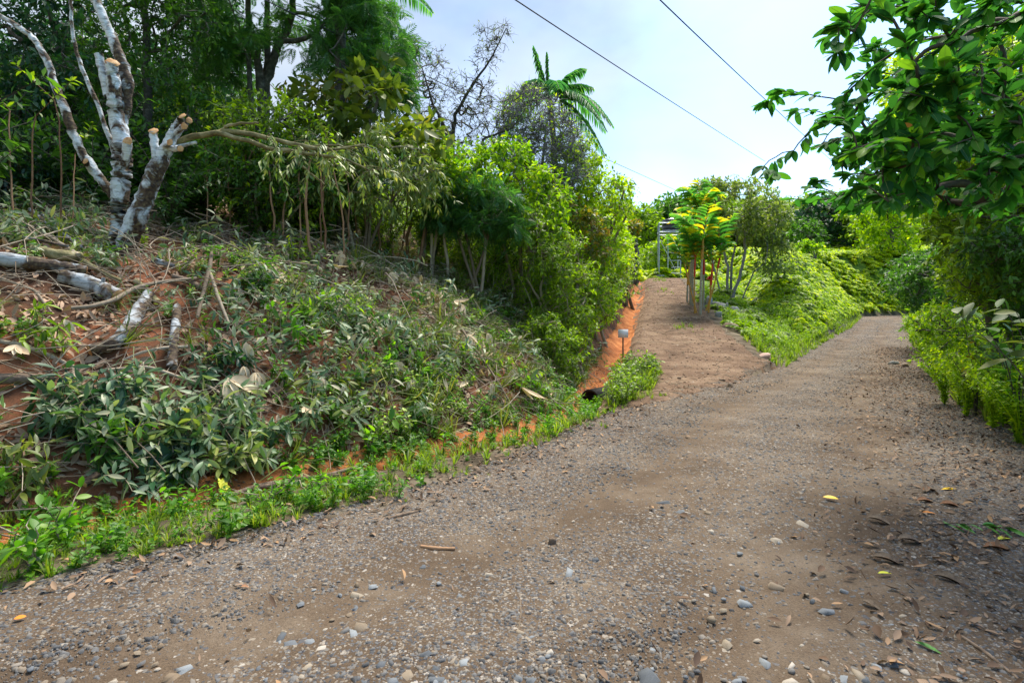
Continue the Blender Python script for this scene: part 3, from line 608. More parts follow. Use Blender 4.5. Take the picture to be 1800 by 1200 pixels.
def crown_pts(poly, y0, y1, n, rng, holes=.35, hs=90.0, seed=5, edge=0):
    poly = np.asarray(poly, float); u0, v0 = poly.min(0); u1, v1 = poly.max(0); out = []
    while len(out) < n:
        u = rng.uniform(u0, u1, 4 * n); v = rng.uniform(v0, v1, 4 * n)
        k = inpoly(u, v, poly) & (vnoise(u / hs, v / hs, seed) > holes * rng.random(4 * n) ** .3)
        for a, b in zip(u[k], v[k]): out.append((a, b))
    out = np.array(out[:n]); Y = rng.uniform(y0, y1, n)
    return np.stack([(out[:, 0] - 900) / 1000 * Y, Y, EYE - (out[:, 1] - HOR) / 1000 * Y], -1)
def tree(name, label, cat, trunks, pts, leafm, bark=None, tmpl=LEAF2, size=.10, twigs=4, leaves=8, R=.5, group=None, droop=.25, rtip=.006, rmax=.2,
         seed=0, upw=0.1, seg=5, bend=.08, crown=True, density=1.0, extra=None, twigr=.003, jit=.45, twigside=3, mat_tw=None, start=.15, thick=1.0):
    """trunks: list of (points, radii) in the world. pts: crown cluster centres in the world."""
    rng = np.random.default_rng(1000 + seed); bark = bark or BARKG
    base = np.asarray(trunks[0][0][0], float)
    t = thing(name, label, cat, base, group); wood = MB(); NP = []; NR = []; par = []
    for P_, R_ in trunks:
        P_ = np.asarray(P_, float); R_ = np.broadcast_to(np.asarray(R_, float), (len(P_),))
        q = np.linspace(0, 1, 4 * len(P_)); kk = np.linspace(0, 1, len(P_))
        PP = np.stack([np.interp(q, kk, P_[:, a]) for a in range(3)], -1); PR = np.interp(q, kk, R_)
        PP[1:-1] += rng.normal(0, .25, (len(PP) - 2, 3)) * PR[1:-1, None]
        wood.tube(PP, PR, 9, 0)
        s = len(PP) // 3
        for a, b in zip(PP[s:], PR[s:]): NP.append(a); NR.append(b); par.append(-1)
    n0 = len(NP)
    pts = np.asarray(pts); NPa = np.array(NP); d0 = np.min(np.linalg.norm(pts[:, None] - NPa[None], axis=2), axis=1)
    order = np.argsort(d0); NPx = np.zeros((n0 + len(pts), 3)); NPx[:n0] = NPa; cnt = n0; nd = np.zeros(n0 + len(pts)); 
    for o_ in order:
        c = pts[o_]; dd = np.linalg.norm(NPx[:cnt] - c, axis=1) + .35 * np.maximum(NPx[:cnt, 2] - c[2], 0)
        dd[:n0] *= .9; p = int(np.argmin(dd)); NPx[cnt] = c; par.append(p); cnt += 1
    w = np.ones(cnt)
    for q in range(cnt - 1, n0 - 1, -1): w[par[q]] += w[q]
    rad = np.minimum(rtip * np.sqrt(w) * thick, rmax)
    for q in range(n0, cnt):
        a, b = NPx[par[q]], NPx[q]; ln = np.linalg.norm(b - a)
        ra = min(rad[q] * 1.25, NR[par[q]] * .9 if par[q] < n0 else rad[par[q]])
        wood.tube(curve(a, b, rng.normal(0, bend, 3) * ln + A(0, 0, upw * ln * -.5), 5, rng, ln * .02), np.linspace(ra, rad[q], 5), seg if rad[q] > .012 else 3, 0)
    tips = NPx[n0:]; m = len(tips); T = int(twigs)
    c = np.repeat(tips, T, 0); dr = randdir(m * T, rng); pdir = nrm(tips - NPx[np.array(par[n0:])]); dr = nrm(dr + .5 * np.repeat(pdir, T, 0) + A(0, 0, upw)); ln = R * rng.uniform(.5, 1.1, m * T)
    end = c + dr * ln[:, None] + A(0, 0, -1) * (droop * ln ** 1.0)[:, None] * .5
    mid = c + dr * (ln * .55)[:, None]
    # thin three sided twigs, all at once
    s1 = nrm(np.cross(dr, A(0, 0, 1)[None])) * twigr; s2 = np.cross(dr, s1)
    if twigside:
        K = len(c); V = np.stack([c + s1, c - s1 * .5 + s2, c - s1 * .5 - s2, mid + s1 * .8, mid - s1 * .4 + s2 * .8, mid - s1 * .4 - s2 * .8, end], 1).reshape(-1, 3)
        off = (np.arange(K) * 7)[:, None, None]
        F4 = (np.array([(0, 1, 4, 3), (1, 2, 5, 4), (2, 0, 3, 5)])[None] + off).reshape(-1, 4); F3 = (np.array([(3, 4, 6), (4, 5, 6), (5, 3, 6)])[None] + off).reshape(-1, 3)
        wood.add(V, F3, F4, 0)
    wood.build('trunk', bark, t, loc=base)
    if leaves > 0 and leafm is not None:
        Lf = MB(); k = leaves; tt = rng.uniform(start, 1.0, (m * T, k)); 
        P1 = np.where(tt[..., None] < .55, c[:, None] + (mid - c)[:, None] * (tt / .55)[..., None], mid[:, None] + (end - mid)[:, None] * ((tt - .55) / .45)[..., None])
        P1 = P1.reshape(-1, 3); D = np.repeat(dr, k, 0); sd = randdir(len(D), rng)
        ld = nrm(D * .5 + sd * .9 + A(0, 0, -1) * droop)
        if density < 1: kk = rng.random(len(P1)) < density; P1, ld = P1[kk], ld[kk]
        Lf.scatter(tmpl, P1, orient(ld, rng=rng, jit=jit), size * rng.uniform(.55, 1.15, len(P1)), 0)
        o = Lf.build('crown', leafm, t, loc=base); o['kind'] = 'stuff'
    if extra: extra(t, base)
    return t

# ---- proto plants for masses
protos('fern_plant', [fern(s, 1.0, 8).add([(0, 0, 0)]) for s in (1, 2, 3, 4)], [G_FERN, G_FERN], True)
protos('fern_dark', [fern(s, 1.0, 7).add([(0, 0, 0)]) for s in (5, 6, 7)], [G_MID, G_MID], True)
protos('weed_bright', [weed(s, .26, 4, 8, .085) for s in (1, 2, 3, 4)], [G_BRIGHT, G_BRIGHT], True)
protos('weed_lime', [weed(s, .5, 6, 14, .062) for s in (11, 12, 13)], [G_LIME, G_LIME], True)
protos('weed_mid', [weed(s, .42, 5, 12, .085) for s in (21, 22, 23, 24)], [TWIG, G_MID], True)
protos('grass_tuft', [tuft(s, 14, h_, .007, .9) for s, h_ in ((1, .22), (2, .12), (3, .28), (4, .15))], G_GRASS, True)
protos('grass_fine', [tuft(s, 26, .42, .005, 1.3) for s in (5, 6, 7)], G_OLIVE, True)
protos('wilted', [weed(s, .45, 3, 12, .165, LEAFL, 1.1, .75) for s in (31, 32, 33, 34, 35)], [TWIG, G_WILT], True)
protos('shrub_mid', [weed(s, 1.3, 9, 40, .12, LEAF2, .55, .3) for s in (41, 42, 43)], [TWIGD, G_MID], True)
protos('shrub_dark', [weed(s, 1.4, 9, 40, .14, LEAF2, .6, .35) for s in (44, 45, 46)], [TWIGD, G_DARK], True)
protos('shrub_yel', [weed(s, 1.1, 10, 42, .095, LEAF2, .6, .3) for s in (47, 48, 49)], [TWIG, G_YEL], True)
protos('shrub_grey', [weed(s, 1.3, 8, 36, .15, LEAFN, .7, .9) for s in (51, 52, 53)], [TWIG, G_GREY], True)
def put(name, key, x, y, s, label, rng, up=.6, tilt=.12, dz=-.02):
    R = eul_on(x, y, rng, tilt, up); z = H(x, y) + dz
    return scatter(name, key, np.stack([x, y, z], -1), to_euler(R), s, label, rng)

rv = np.random.default_rng(21)
def uvof(x, y, dz=0.0): return proj(x, y, H(x, y, False) + dz)
# verge between ditch and road: fresh weeds and grass
def verge_d(x, y):
    a = sm(-.15, .5, XL(y) - x - .02 + .35 * fbm(x, y, 1.5, 2, 44)) * sm(.7, .9, x - FX(y)) * (y < 9.6) * (y > 1.5)
    lowleft = (footdist(x, y) > -1.6) * (x < XL(y) - .12 + .2 * fbm(x, y, 2, 2, 45)) * (y < 4.6)
    patch = sm(-.05, .35, fbm(x, y, 1.3, 3, 41))
    return np.clip(np.maximum(a * (.03 + .97 * patch), lowleft * .9), 0, 1)
x, y = sample(620, -8, 2.6, 2.2, 9.6, verge_d, rv); put('verge_weeds', 'weed_bright', x, y, rv.uniform(.2, .8, len(x)) * (.5 + rv.random(len(x)) ** 2), 'bright green leafy weeds on the verge between ditch and road', rv)
x, y = sample(1500, -8, 2.6, 2.2, 9.9, verge_d, rv); put('verge_grass', 'grass_tuft', x, y, rv.uniform(.2, .7, len(x)), 'short yellow green grass on the verge beside the ditch', rv)
# grass clump by the culvert and the nose of land between ditch and driveway
def nose_d(x, y):
    return sm(.2, .5, x - FX(y) - .55) * (x < DL(y) + .45 + .2 * fbm(x, y, 2, 2, 5)) * (y > 9.0) * (y < 12.8)
x, y = sample(120, .5, 4, 9, 12.8, lambda x, y: nose_d(x, y) * (fbm(x, y, 1.5, 2, 3) > -.15), rv); put('culvert_weeds', 'weed_mid', x, y, rv.uniform(.4, 1.2, len(x)), 'yellow green weeds crowding round the culvert mouth', rv)
x, y = sample(480, .2, 4, 8.6, 13, nose_d, rv); put('culvert_grass', 'grass_tuft', x, y, rv.uniform(.4, 1.5, len(x)), 'long grass above the culvert pipe', rv)

# weeds, wilted cuttings and dry grass on the bank, denser where the photograph has them
def bmask(x, y):
    fd = footdist(x, y); return (fd > -.1) & (fd < 6.5) & (y < 16)
GREENP = [(330, 480), (470, 460), (590, 500), (700, 560), (790, 600), (800, 720), (700, 800), (560, 760), (470, 700), (340, 690)]
DARKP = [(80, 640), (250, 640), (460, 690), (470, 830), (400, 880), (200, 880), (80, 780)]
def green_d(x, y):
    u, v = uvof(x, y); a = bmask(x, y) * (.14 + .86 * inpoly(u, v, GREENP))
    low = (footdist(x, y) < 1.3) * (u > 520) * .75
    right = (u > 800) * .7
    return np.clip(np.maximum(np.maximum(a, low * bmask(x, y)), right * bmask(x, y)) * sm(-.1, .3, fbm(x, y, 1.6, 3, 51)), 0, 1)
x, y = sample(400, -14, 4, 3.5, 14, green_d, rv); put('bank_weeds', 'weed_mid', x, y, rv.uniform(.25, .8, len(x)), 'low green weeds sprouting on the bank', rv)
x, y = sample(330, -14, 4, 3.5, 14, green_d, rv); put('bank_fresh_weeds', 'weed_bright', x, y, rv.uniform(.4, 1.2, len(x)), 'fresh light green shoots on the bank', rv)
def wilt_d(x, y):
    u, v = uvof(x, y); a = bmask(x, y) * (.16 + .84 * inpoly(u, v, DARKP) + .6 * inpoly(u, v, GREENP) + .5 * ((u < 220) & (v < 480)))
    a = a * (1 - .85 * ((u < 330) & (v > 500) & (v < 640))) * (1 - .7 * ((u < 120) & (v > 730) & (v < 800)))
    return np.clip(a, 0, 1)
x, y = sample(360, -14, 4, 3.5, 14, wilt_d, rv); put('cut_foliage', 'wilted', x, y, rv.uniform(.45, 1.0, len(x)), 'wilting leafy cuttings strewn over the bank', rv, .1, .45, .04)
def thatch_d(x, y):
    u, v = uvof(x, y); return bmask(x, y) * np.clip(.2 + .8 * (u > 620), 0, 1)
x, y = sample(420, -12, 4, 3.5, 15, thatch_d, rv); put('dry_grass', 'grass_fine', x, y, rv.uniform(.5, 1.3, len(x)), 'straggling olive grass and vine stems on the bank', rv, .0, .4)
# thin fallen sticks and stems
protos('stick', [MB().tube(curve((-.5, 0, 0), (.5, 0, 0), (0, b, a), 7, np.random.default_rng(k), .012), np.linspace(.008, .003, 7), 4) for k, (a, b) in enumerate(((.05, .1), (-.02, .14), (.08, -.1), (.02, .03)))], TWIG, True)
x, y = sample(1300, -12, 4, 3.5, 15, lambda x, y: bmask(x, y).astype(float), rv)
scatter('brushwood', 'stick', np.stack([x, y, H(x, y) + rv.uniform(.02, .2, len(x))], -1), to_euler(eul_on(x, y, rv, .22)), np.stack([rv.uniform(.3, 1.7, len(x)), np.ones(len(x)) * .8, rv.uniform(.5, 1.2, len(x))], -1), 'thin broken twigs and stems lying over the bank')

x, y = sample(100, -9, 3.5, 4, 14, lambda x, y: (bmask(x, y) & (footdist(x, y) > .5)).astype(float), rv)
scatter('long_stems', 'stick', np.stack([x, y, H(x, y) + rv.uniform(.06, .28, len(x))], -1), to_euler(eul_on(x, y, rv, .09)), np.stack([rv.uniform(1.2, 2.6, len(x)), np.ones(len(x)) * 1.1, np.ones(len(x)) * 1.3], -1), 'long pale vine stems and thin poles tangled over the bank')
x, y = sample(150, 2, 9, 9.4, 30, lambda x, y: ((x > DL(y) + .1) & (x < np.maximum(DR(y), XL(y) * (y < 14)))).astype(float), rv)
scatter('driveway_twigs', 'stick', np.stack([x, y, H(x, y) + .03], -1), to_euler(eul_on(x, y, rv, .06)), np.stack([rv.uniform(.15, .7, len(x)), np.ones(len(x)) * .8, np.ones(len(x)) * .8], -1), 'bits of twig trodden into the driveway')

# ferns on the hillside
def fern_d(x, y):
    l = XL(y) - x
    hillside = (l > .5) * (l < 26) * (y > 21) * (x > DR(y) + 2.2 + np.maximum(0, 30 - y) * .25)
    back = (y > 37) * (l > .5) * (l < 60)
    return np.clip((hillside | back) * 1.0, 0, 1)
x, y = sample(19000, -10, 88, 20, 100, fern_d, rv, False)
k = (x > .1 * y) & (x < .85 * y); x, y = x[k], y[k]
put('hillside_ferns', 'fern_plant', x, y, rv.uniform(.6, 1.2, len(x)) * np.interp(y, A(20, 50, 65, 100), A(.75, .95, 1.4, 2.3)), 'bright yellow green ferns blanketing the hillside beside the road', rv, .8, .15)
def wedge_d(x, y):
    l = XL(y) - x; return np.clip(((l > .15) & (l < 7) & (x > DR(y) + .5 + .4 * fbm(y, y * 0, .7, 2, 71)) & (y > 14.0) & (y < 34)) * 1.0, 0, 1)
x, y = sample(1500, 4, 25, 12.5, 34, wedge_d, rv); put('wedge_weeds', 'weed_lime', x, y, rv.uniform(.4, 1.0, len(x)) * (1 + .7 * fbm(x, y, .8, 2, 61)), 'light green weeds on the point between driveway and road', rv)
x, y = sample(500, 4, 25, 15, 36, lambda x, y: wedge_d(x, y) * (XL(y) - x > 1.3), rv); put('wedge_ferns', 'fern_dark', x, y, rv.uniform(.6, 1.1, len(x)), 'mid green ferns behind the weeds on the point', rv)
x, y = sample(1600, 4, 30, 12.5, 45, lambda x, y: ((XL(y) - x > -.25) & (XL(y) - x < 1.6) & (y > 14.3) & (x > DR(y) + .25)).astype(float), rv); put('roadside_grass', 'grass_tuft', x, y, rv.uniform(.4, 1.7, len(x)), 'pale grass along the left edge of the gravel road', rv)
x, y = sample(120, 3, 9, 18, 37, lambda x, y: (np.exp(-((x - (DL(y) + DR(y)) / 2) / .35) ** 2) * sm(.1, .4, fbm(x, y, .5, 2, 9)) + .5 * ((y > 34) & (x > DL(y)) & (x < DR(y)))), rv); put('driveway_grass', 'grass_tuft', x, y, rv.uniform(.4, 1.1, len(x)), 'small grass tufts down the middle of the driveway', rv)
x, y = sample(1500, 6, 26, 36, 62, lambda x, y: ((XL(y) - x > .5) & (x > .12 * y) & (x < .45 * y)).astype(float), rv, False); put('background_ferns', 'fern_plant', x, y, rv.uniform(1.0, 2.0, len(x)), 'bright ferns beyond the top of the driveway', rv, .8, .15)
x, y = sample(220, -4, 3, 5.6, 10, lambda x, y: ((x > FX(y) + .35) & (x < XL(y) - .1)).astype(float), rv); put('ditch_grass', 'grass_tuft', x, y, rv.uniform(.3, 1.0, len(x)), 'grass growing over the lower ditch', rv)
x, y = sample(240, -4, 3, 5.6, 10, lambda x, y: ((x > FX(y) - .2) & (x < FX(y) + .7)).astype(float), rv); put('ditch_weeds', 'weed_bright', x, y, rv.uniform(.3, .9, len(x)), 'leafy weeds growing in the lower ditch', rv)
# right verge
def rverge(x, y): return np.clip(sm(-.1, .5, x - XR(y) - .1 * fbm(y, y * 0, .8, 2, 3)) * (x < XR(y) + 7), 0, 1)
x, y = sample(2600, 2, 45, 4.5, 40, lambda x, y: rverge(x, y) * (x < XR(y) + 3.2), rv); put('right_verge_weeds', 'weed_lime', x, y, rv.uniform(.6, 1.5, len(x)), 'yellow green weeds along the right side of the road', rv)
x, y = sample(2600, 2, 45, 2, 40, lambda x, y: rverge(x, y) * (x < XR(y) + 2.2), rv); put('right_verge_grass', 'grass_tuft', x, y, rv.uniform(.7, 1.8, len(x)), 'grass at the right edge of the road', rv)
x, y = sample(300, 3, 45, 3.5, 45, lambda x, y: rverge(x, y) * (x > XR(y) + 2.0), rv); put('right_undergrowth', 'shrub_yel', x, y, rv.uniform(.8, 1.5, len(x)), 'yellow green undergrowth beneath the trees right of the road', rv)

# thicket on top of the left bank
def thick_d(x, y):
    fd = footdist(x, y); lim = np.interp(y, A(0, 6, 9, 11, 12.5, 14, 17), A(5.2, 5.0, 4.5, 3.7, 2.2, .8, .25))
    u, v = uvof(x, y); keep = ~((u > 60) & (u < 380) & (y < 9.5))
    lim = lim + .9 * ((u > 470) & (u < 960)); return ((fd > lim) & (fd < lim + 7) & keep).astype(float)
x, y = sample(520, -26, 8, 4, 40, thick_d, rv); k = x / y < -.28; 
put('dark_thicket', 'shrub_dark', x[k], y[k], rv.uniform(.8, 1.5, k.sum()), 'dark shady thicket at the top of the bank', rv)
put('hedge_thicket', 'shrub_mid', x[~k], y[~k], rv.uniform(.6, 1.3, (~k).sum()), 'mid green thicket along the crest of the bank', rv)
x, y = sample(420, -4, 9, 12.5, 38, lambda x, y: ((footdist(x, y) > .75) & (footdist(x, y) < 3.4)).astype(float), rv)
put('hedge_yellow_green', 'shrub_yel', x, y, rv.uniform(.5, 1.05, len(x)), 'yellow green leafy hedge beside the orange ditch', rv)

# ------------------------------------------------------------------ the cut white tree
def pxs(L, Y, dY=None):
    if np.ndim(Y) == 0: Y = [Y] * len(L)
    return np.array([P(u, v, y) for (u, v), y in zip(L, Y)])
def resm(P_, R_, n, rng=None, w=0):
    k = np.linspace(0, 1, len(P_)); q = np.linspace(0, 1, n)
    # smooth interpolation (Catmull-like through cubic of numpy)
    PP = np.stack([np.interp(q, k, P_[:, a]) for a in range(3)], -1)
    for _ in range(2): PP[1:-1] = (PP[:-2] + 2 * PP[1:-1] + PP[2:]) / 4
    RR = np.interp(q, k, R_)
    if w: RR = RR * (1 + rng.normal(0, w, n))
    return PP, RR
def disc(name, c, nrmv, r, parent, base, mat=CUTWOOD, lab=None):
    nrmv = nrm(np.asarray(nrmv, float)[None])[0]; a = np.cross(nrmv, A(0, 0, 1) if abs(nrmv[2]) < .9 else A(1, 0, 0)); a /= np.linalg.norm(a); b = np.cross(nrmv, a)
    th = np.arange(14) / 14 * 2 * np.pi; rg_ = np.random.default_rng(int(abs(c[0] * 1000)) % 9999); rj = r * (1 + rg_.normal(0, .09, 14))
    ring = c + rj[:, None] * (a * np.cos(th)[:, None] + b * np.sin(th)[:, None]); r2 = c + nrmv * r * .10 + ring * 0 + (ring - c) * .82
    V = np.vstack([ring, r2, c + nrmv * r * .07]); F4 = [(i, (i + 1) % 14, 14 + (i + 1) % 14, 14 + i) for i in range(14)]; F3 = [(14 + i, 14 + (i + 1) % 14, 28) for i in range(14)]
    m = MB(); m.add(V, F3, F4); o = m.build(name, mat, parent, False, loc=base)
    if lab: o['label'] = lab
    return o
TY = 8.0
tb = hit(212, 446); TY = tb[1]
wt = thing('cut_tree', 'white barked tree with sawn off limbs standing on the cleared bank', 'tree', tb)
rt = np.random.default_rng(3); W = MB()
def stem(L, rpx, Y, n=44, sides=12, wob=.045):
    Pp = pxs(L, Y); Yv = Pp[:, 1]; Rr = np.array(rpx) / 1000.0 * Yv * .82
    a, b = resm(Pp, Rr, n, rt, wob); a[1:-1] += rt.normal(0, .006, (n - 2, 3)); nv = len(W.V); W.tube(a, b, sides * 2)
    v = W.V[nv]; c = np.repeat(a, sides * 2, 0); k = 1 + .10 * fbm(v[:, 0] * 3 + v[:, 1] * 2, v[:, 2] * 1.6, 1.6, 3, 5 + nv); W.V[nv] = c + (v - c) * k[:, None]; return a, b
stem([(212, 462), (212, 440), (210, 400), (210, 350), (214, 300), (216, 260), (203, 200), (200, 150), (197, 112)], [30, 27, 19, 18, 19, 18, 15, 14, 12], [TY] * 7 + [TY - .05, TY - .1], 60, 14)
stem([(210, 250), (222, 190), (224, 140), (208, 95), (190, 50), (172, 10), (150, -30)], [9, 10, 12, 11, 9, 8, 7], TY + .12)
stem([(190, 170), (182, 130), (174, 96)], [9, 9, 8], TY + .05, 10)
stem([(214, 300), (222, 275), (224, 250)], [12, 10, 9], [TY, TY - .12, TY - .2], 8)
stem([(218, 462), (222, 430), (240, 385), (262, 330), (280, 285), (296, 255), (308, 230), (318, 210)], [22, 22, 20, 18, 16, 12, 10, 9], [TY, TY - .05, TY - .1, TY - .1, TY - .1, TY - .1, TY - .1, TY - .15], 56, 14)
stem([(274, 280), (272, 255), (270, 233)], [8, 8, 8.5], TY - .15, 8)
stem([(300, 250), (326, 215)], [7, 8], [TY, TY + .1], 6); stem([(305, 235), (324, 222)], [5, 6], [TY - .1, TY - .3], 6)
stem([(288, 258), (299, 251)], [7, 5], [TY - .1, TY - .35], 5); stem([(296, 262), (312, 262), (316, 261)], [6, 6, 6], [TY - .1, TY - .25, TY - .34], 6)
stem([(298, 262), (345, 250)], [5, 3], TY, 6)
stem([(206, 355), (185, 325), (165, 300), (140, 262), (122, 215), (100, 160), (82, 105), (60, 68), (30, 45), (-20, 15)], [9, 9, 9, 8.5, 8.5, 8, 7.5, 6, 5, 4], TY + .05, 60)
stem([(160, 298), (152, 290), (150, 285)], [6, 6, 6.5], [TY, TY - .12, TY - .22], 5)
stem([(203, 275), (186, 225), (168, 175), (145, 125), (130, 75), (124, 30), (125, -20)], [5, 5, 4.2, 4, 3.5, 3.2, 3], TY + .15, 24, 8)
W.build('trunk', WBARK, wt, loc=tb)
for (u, v, r, dn, dy) in ((197, 110, 12, (.5, -.8, .6), -.12), (224, 248, 8.5, (.3, -1, .2), -.22), (270, 230, 9, (.1, -.8, .6), -.17), (320, 204, 8, (-.2, -.8, .6), -.18), (333, 212, 7, (1, -.6, .1), -.05), (324, 222, 6.5, (.3, -1, -.1), -.33), (299, 250, 6, (.2, -1, .1), -.38), (317, 261, 6, (.4, -1, -.1), -.37), (150, 283, 6.5, (-.2, -1, .2), -.25)):
    disc('cut_end', P(u, v, TY + dy), dn, r * .86 / 1000 * TY, wt, tb)
bm_ = MB()
def limb(L, rpx, Y, n=18): 
    Pp = pxs(L, Y); a, b = resm(Pp, np.array(rpx) / 1000 * Pp[:, 1], n, rt, .05); a[1:-1] += rt.normal(0, .008, (n - 2, 3)); bm_.tube(a, b, 7); return a
a1 = limb([(312, 252), (345, 238), (400, 230), (450, 236), (500, 250), (560, 264), (600, 262), (640, 255)], [6, 5.5, 5, 4.5, 4, 3.2, 2.4, 1.5], TY)
a2 = limb([(380, 233), (430, 246), (480, 262), (540, 272), (600, 275), (650, 300)], [4.5, 4, 3.5, 3, 2.4, 1.2], TY - .05)
limb([(385, 232), (405, 218), (455, 217)], [3, 2.6, 2], TY - .02); limb([(515, 275), (540, 300), (570, 325)], [2.2, 2, 1.5], TY); limb([(520, 255), (590, 285), (640, 330)], [2, 1.6, 1], TY + .1); limb([(530, 258), (580, 255), (630, 262)], [2, 1.5, 1], TY + .1)
bm_.build('mossy_limb', MOSS, wt, loc=tb)
# leafy ends still hanging from the long limb
hm = MB()
for q in range(34):
    s = a1[rt.integers(8, 18)] if q % 2 else a2[rt.integers(6, 18)]; e = s + A(rt.normal(.15, .35), rt.normal(0, .3), -abs(rt.normal(.35, .25)))
    leafy_stem(hm, curve(s, e, A(0, 0, .1), 6), .006, LEAFN, .13, 16, rt, start=.3, droop=.9, seg=3)
hm.build('foliage', [MOSS, G_GREY], wt, loc=tb)['kind'] = 'stuff'

# ------------------------------------------------------------------ logs and sticks on the bank
def log(name, label, cat, L, rpx, mat, cut=None, lift=1.0, tip=False, group=None, wob=.05, sides=10, stubs=(), raise_=0.0):
    pts = []
    for u, v in L: pts.append(hit(u, v))
    pts = np.array(pts); r = np.array(rpx) / 1000 * pts[:, 1]; raise_ = raise_ + (.06 if cat == 'log' else 0); r = r * (.96 if cat == 'log' else 1); pts[:, 2] += r * .55 * lift + raise_
    base = pts[0].copy(); t = thing(name, label, cat, base, group); m = MB(); n = max(14, 6 * len(L))
    a, b = resm(pts, r, n, rt, wob); 
    if tip: b[:2] *= (.15, .6)
    m.tube(a, b, sides, 0, True)
    for (f, d, l, rr_) in stubs:
        s = a[int(f * (n - 1))]; m.tube(curve(s, s + nrm(np.array(d, float)) * l, (0, 0, 0), 4), rr_, 7, 0, True)
    m.build('bark', mat, t, loc=base)
    if cut is not None:
        for e in cut:
            i0, i1 = (0, 1) if e == 0 else (-1, -2); d = a[i0] - a[i1]; disc('cut_end', a[i0] + nrm(d[None])[0] * .004, d, b[i0] * .98, t, base)
    return t
log('felled_log', 'mossy white log with orange sawn end below the cut tree', 'log', [(105, 500), (150, 512), (206, 540)], [12, 14, 16], LBARK, [1], stubs=[(.8, (.1, 0, 1), .14, .02)])
log('felled_log', 'curved white mottled log lying below the orange ended log', 'log', [(262, 532), (245, 560), (222, 598), (198, 622), (158, 632)], [10, 13, 12, 12, 11], LBARK, [0, 1])
log('felled_log', 'slim log with pale pointed split tip aimed up the bank', 'log', [(312, 552), (310, 585), (306, 615), (302, 668)], [7, 8, 8, 9], LBARK, None, tip=True, raise_=.05)
log('felled_log', 'green mossy log end beside the brushwood under the trees', 'log', [(55, 452), (100, 462), (142, 466)], [9, 10, 10], MOSS, [1])
log('felled_log', 'thick grey log with white lichen knobs left of the cleared slope', 'log', [(-20, 468), (50, 478), (100, 484), (150, 492)], [13, 13, 12, 11], LBARK, [1])
log('felled_log', 'dark weathered log poking out of the leafy cuttings', 'log', [(-30, 684), (30, 682), (95, 680)], [9, 10, 8], BROWNWOOD, [1])
log('felled_log', 'short white log right of the cut tree base', 'log', [(266, 468), (306, 478)], [6, 5], LBARK, [1])
log('felled_log', 'brown stick with a cut tip above the split log', 'log', [(303, 496), (330, 505), (358, 520)], [5, 6, 6], BROWNWOOD, [0])
log('felled_log', 'olive branch piece with orange end beside the curved log', 'log', [(238, 505), (258, 522), (276, 544)], [5, 6, 6.5], MOSS, [1])
log('felled_log', 'broken grey white piece of log near the ditch', 'log', [(148, 884), (172, 868)], [8, 7], LBARK, [0, 1], raise_=.08)
log('felled_log', 'yellow green bent branch running down from the mossy log', 'log', [(142, 468), (165, 482), (185, 492), (212, 505)], [5, 5, 4, 4], MOSS, None)
for q_, (L_, r_, lb_) in enumerate((([(52, 388), (90, 420), (146, 458)], [3, 3, 3], 'uppermost pale pole slanting down at the left edge of the wood'), ([(20, 405), (80, 432), (138, 470)], [2.4, 3, 3], 'second pale pole slanting beside the uppermost one'), ([(-10, 428), (60, 440), (120, 452)], [2.5, 3, 2.5], 'grey pole lying nearly level in the brush at the left edge'), ([(5, 450), (60, 470), (118, 505)], [2.5, 2.5, 2], 'thin pale pole crossing the thick grey log'), ([(70, 385), (110, 415), (150, 440)], [2, 2.4, 2], 'thin grey pole nearest the cut tree in the brush'), ([(0, 500), (60, 520), (90, 560)], [2, 2.4, 2], 'bent twig below the thick grey log'))):
    log('fallen_branch', lb_, 'branch', L_, r_, LBARK if q_ % 2 == 0 else TWIG, None, raise_=.16 - .02 * q_)
log('fallen_branch', 'long thin curved branch crossing the curved log', 'branch', [(125, 567), (160, 564), (200, 552), (235, 530), (280, 518), (345, 510)], [3.5, 4, 4, 4, 3.5, 3], TWIG, [0], raise_=.14)
log('fallen_branch', 'grey branch lying across the left edge of the bank', 'branch', [(-10, 612), (40, 620), (90, 640), (140, 662)], [4, 4.5, 4, 3], TWIG, None, raise_=.06)
log('fallen_branch', 'forked pale branch leaning over the cut greenery, upright fork', 'branch', [(372, 474), (369, 500), (358, 545), (347, 592)], [3, 3.5, 3.5, 3], TWIG, None, raise_=.22)
log('fallen_branch', 'pale branch arching right from the fork', 'branch', [(370, 512), (385, 560), (402, 602)], [3, 3, 2], TWIG, None, raise_=.22)
log('fallen_branch', 'thin pale branch above the big pile of cut leaves', 'branch', [(215, 655), (250, 640), (290, 632), (330, 630)], [2, 2.5, 3, 3], TWIG, [1], raise_=.12)
log('fallen_branch', 'long bent branch over the dark cut leaves', 'branch', [(190, 688), (260, 680), (320, 700), (370, 715), (410, 742)], [3, 3, 3, 2.5, 2], TWIG, None, raise_=.2)
log('fallen_branch', 'straight bare pole at the crest below the saplings', 'branch', [(762, 450), (790, 470), (830, 494)], [3.5, 3, 3], REDSTEM, None, raise_=.08)
log('fallen_branch', 'long pale stem sloping down the right of the bank', 'branch', [(760, 520), (815, 600), (870, 680), (905, 740)], [2.4, 2.4, 2, 1.6], TWIG, None, raise_=.14)
log('fallen_branch', 'thin stem reaching right towards the ditch', 'branch', [(830, 580), (890, 610), (950, 640), (985, 690)], [2.4, 2, 2, 1.4], TWIG, None, raise_=.16)
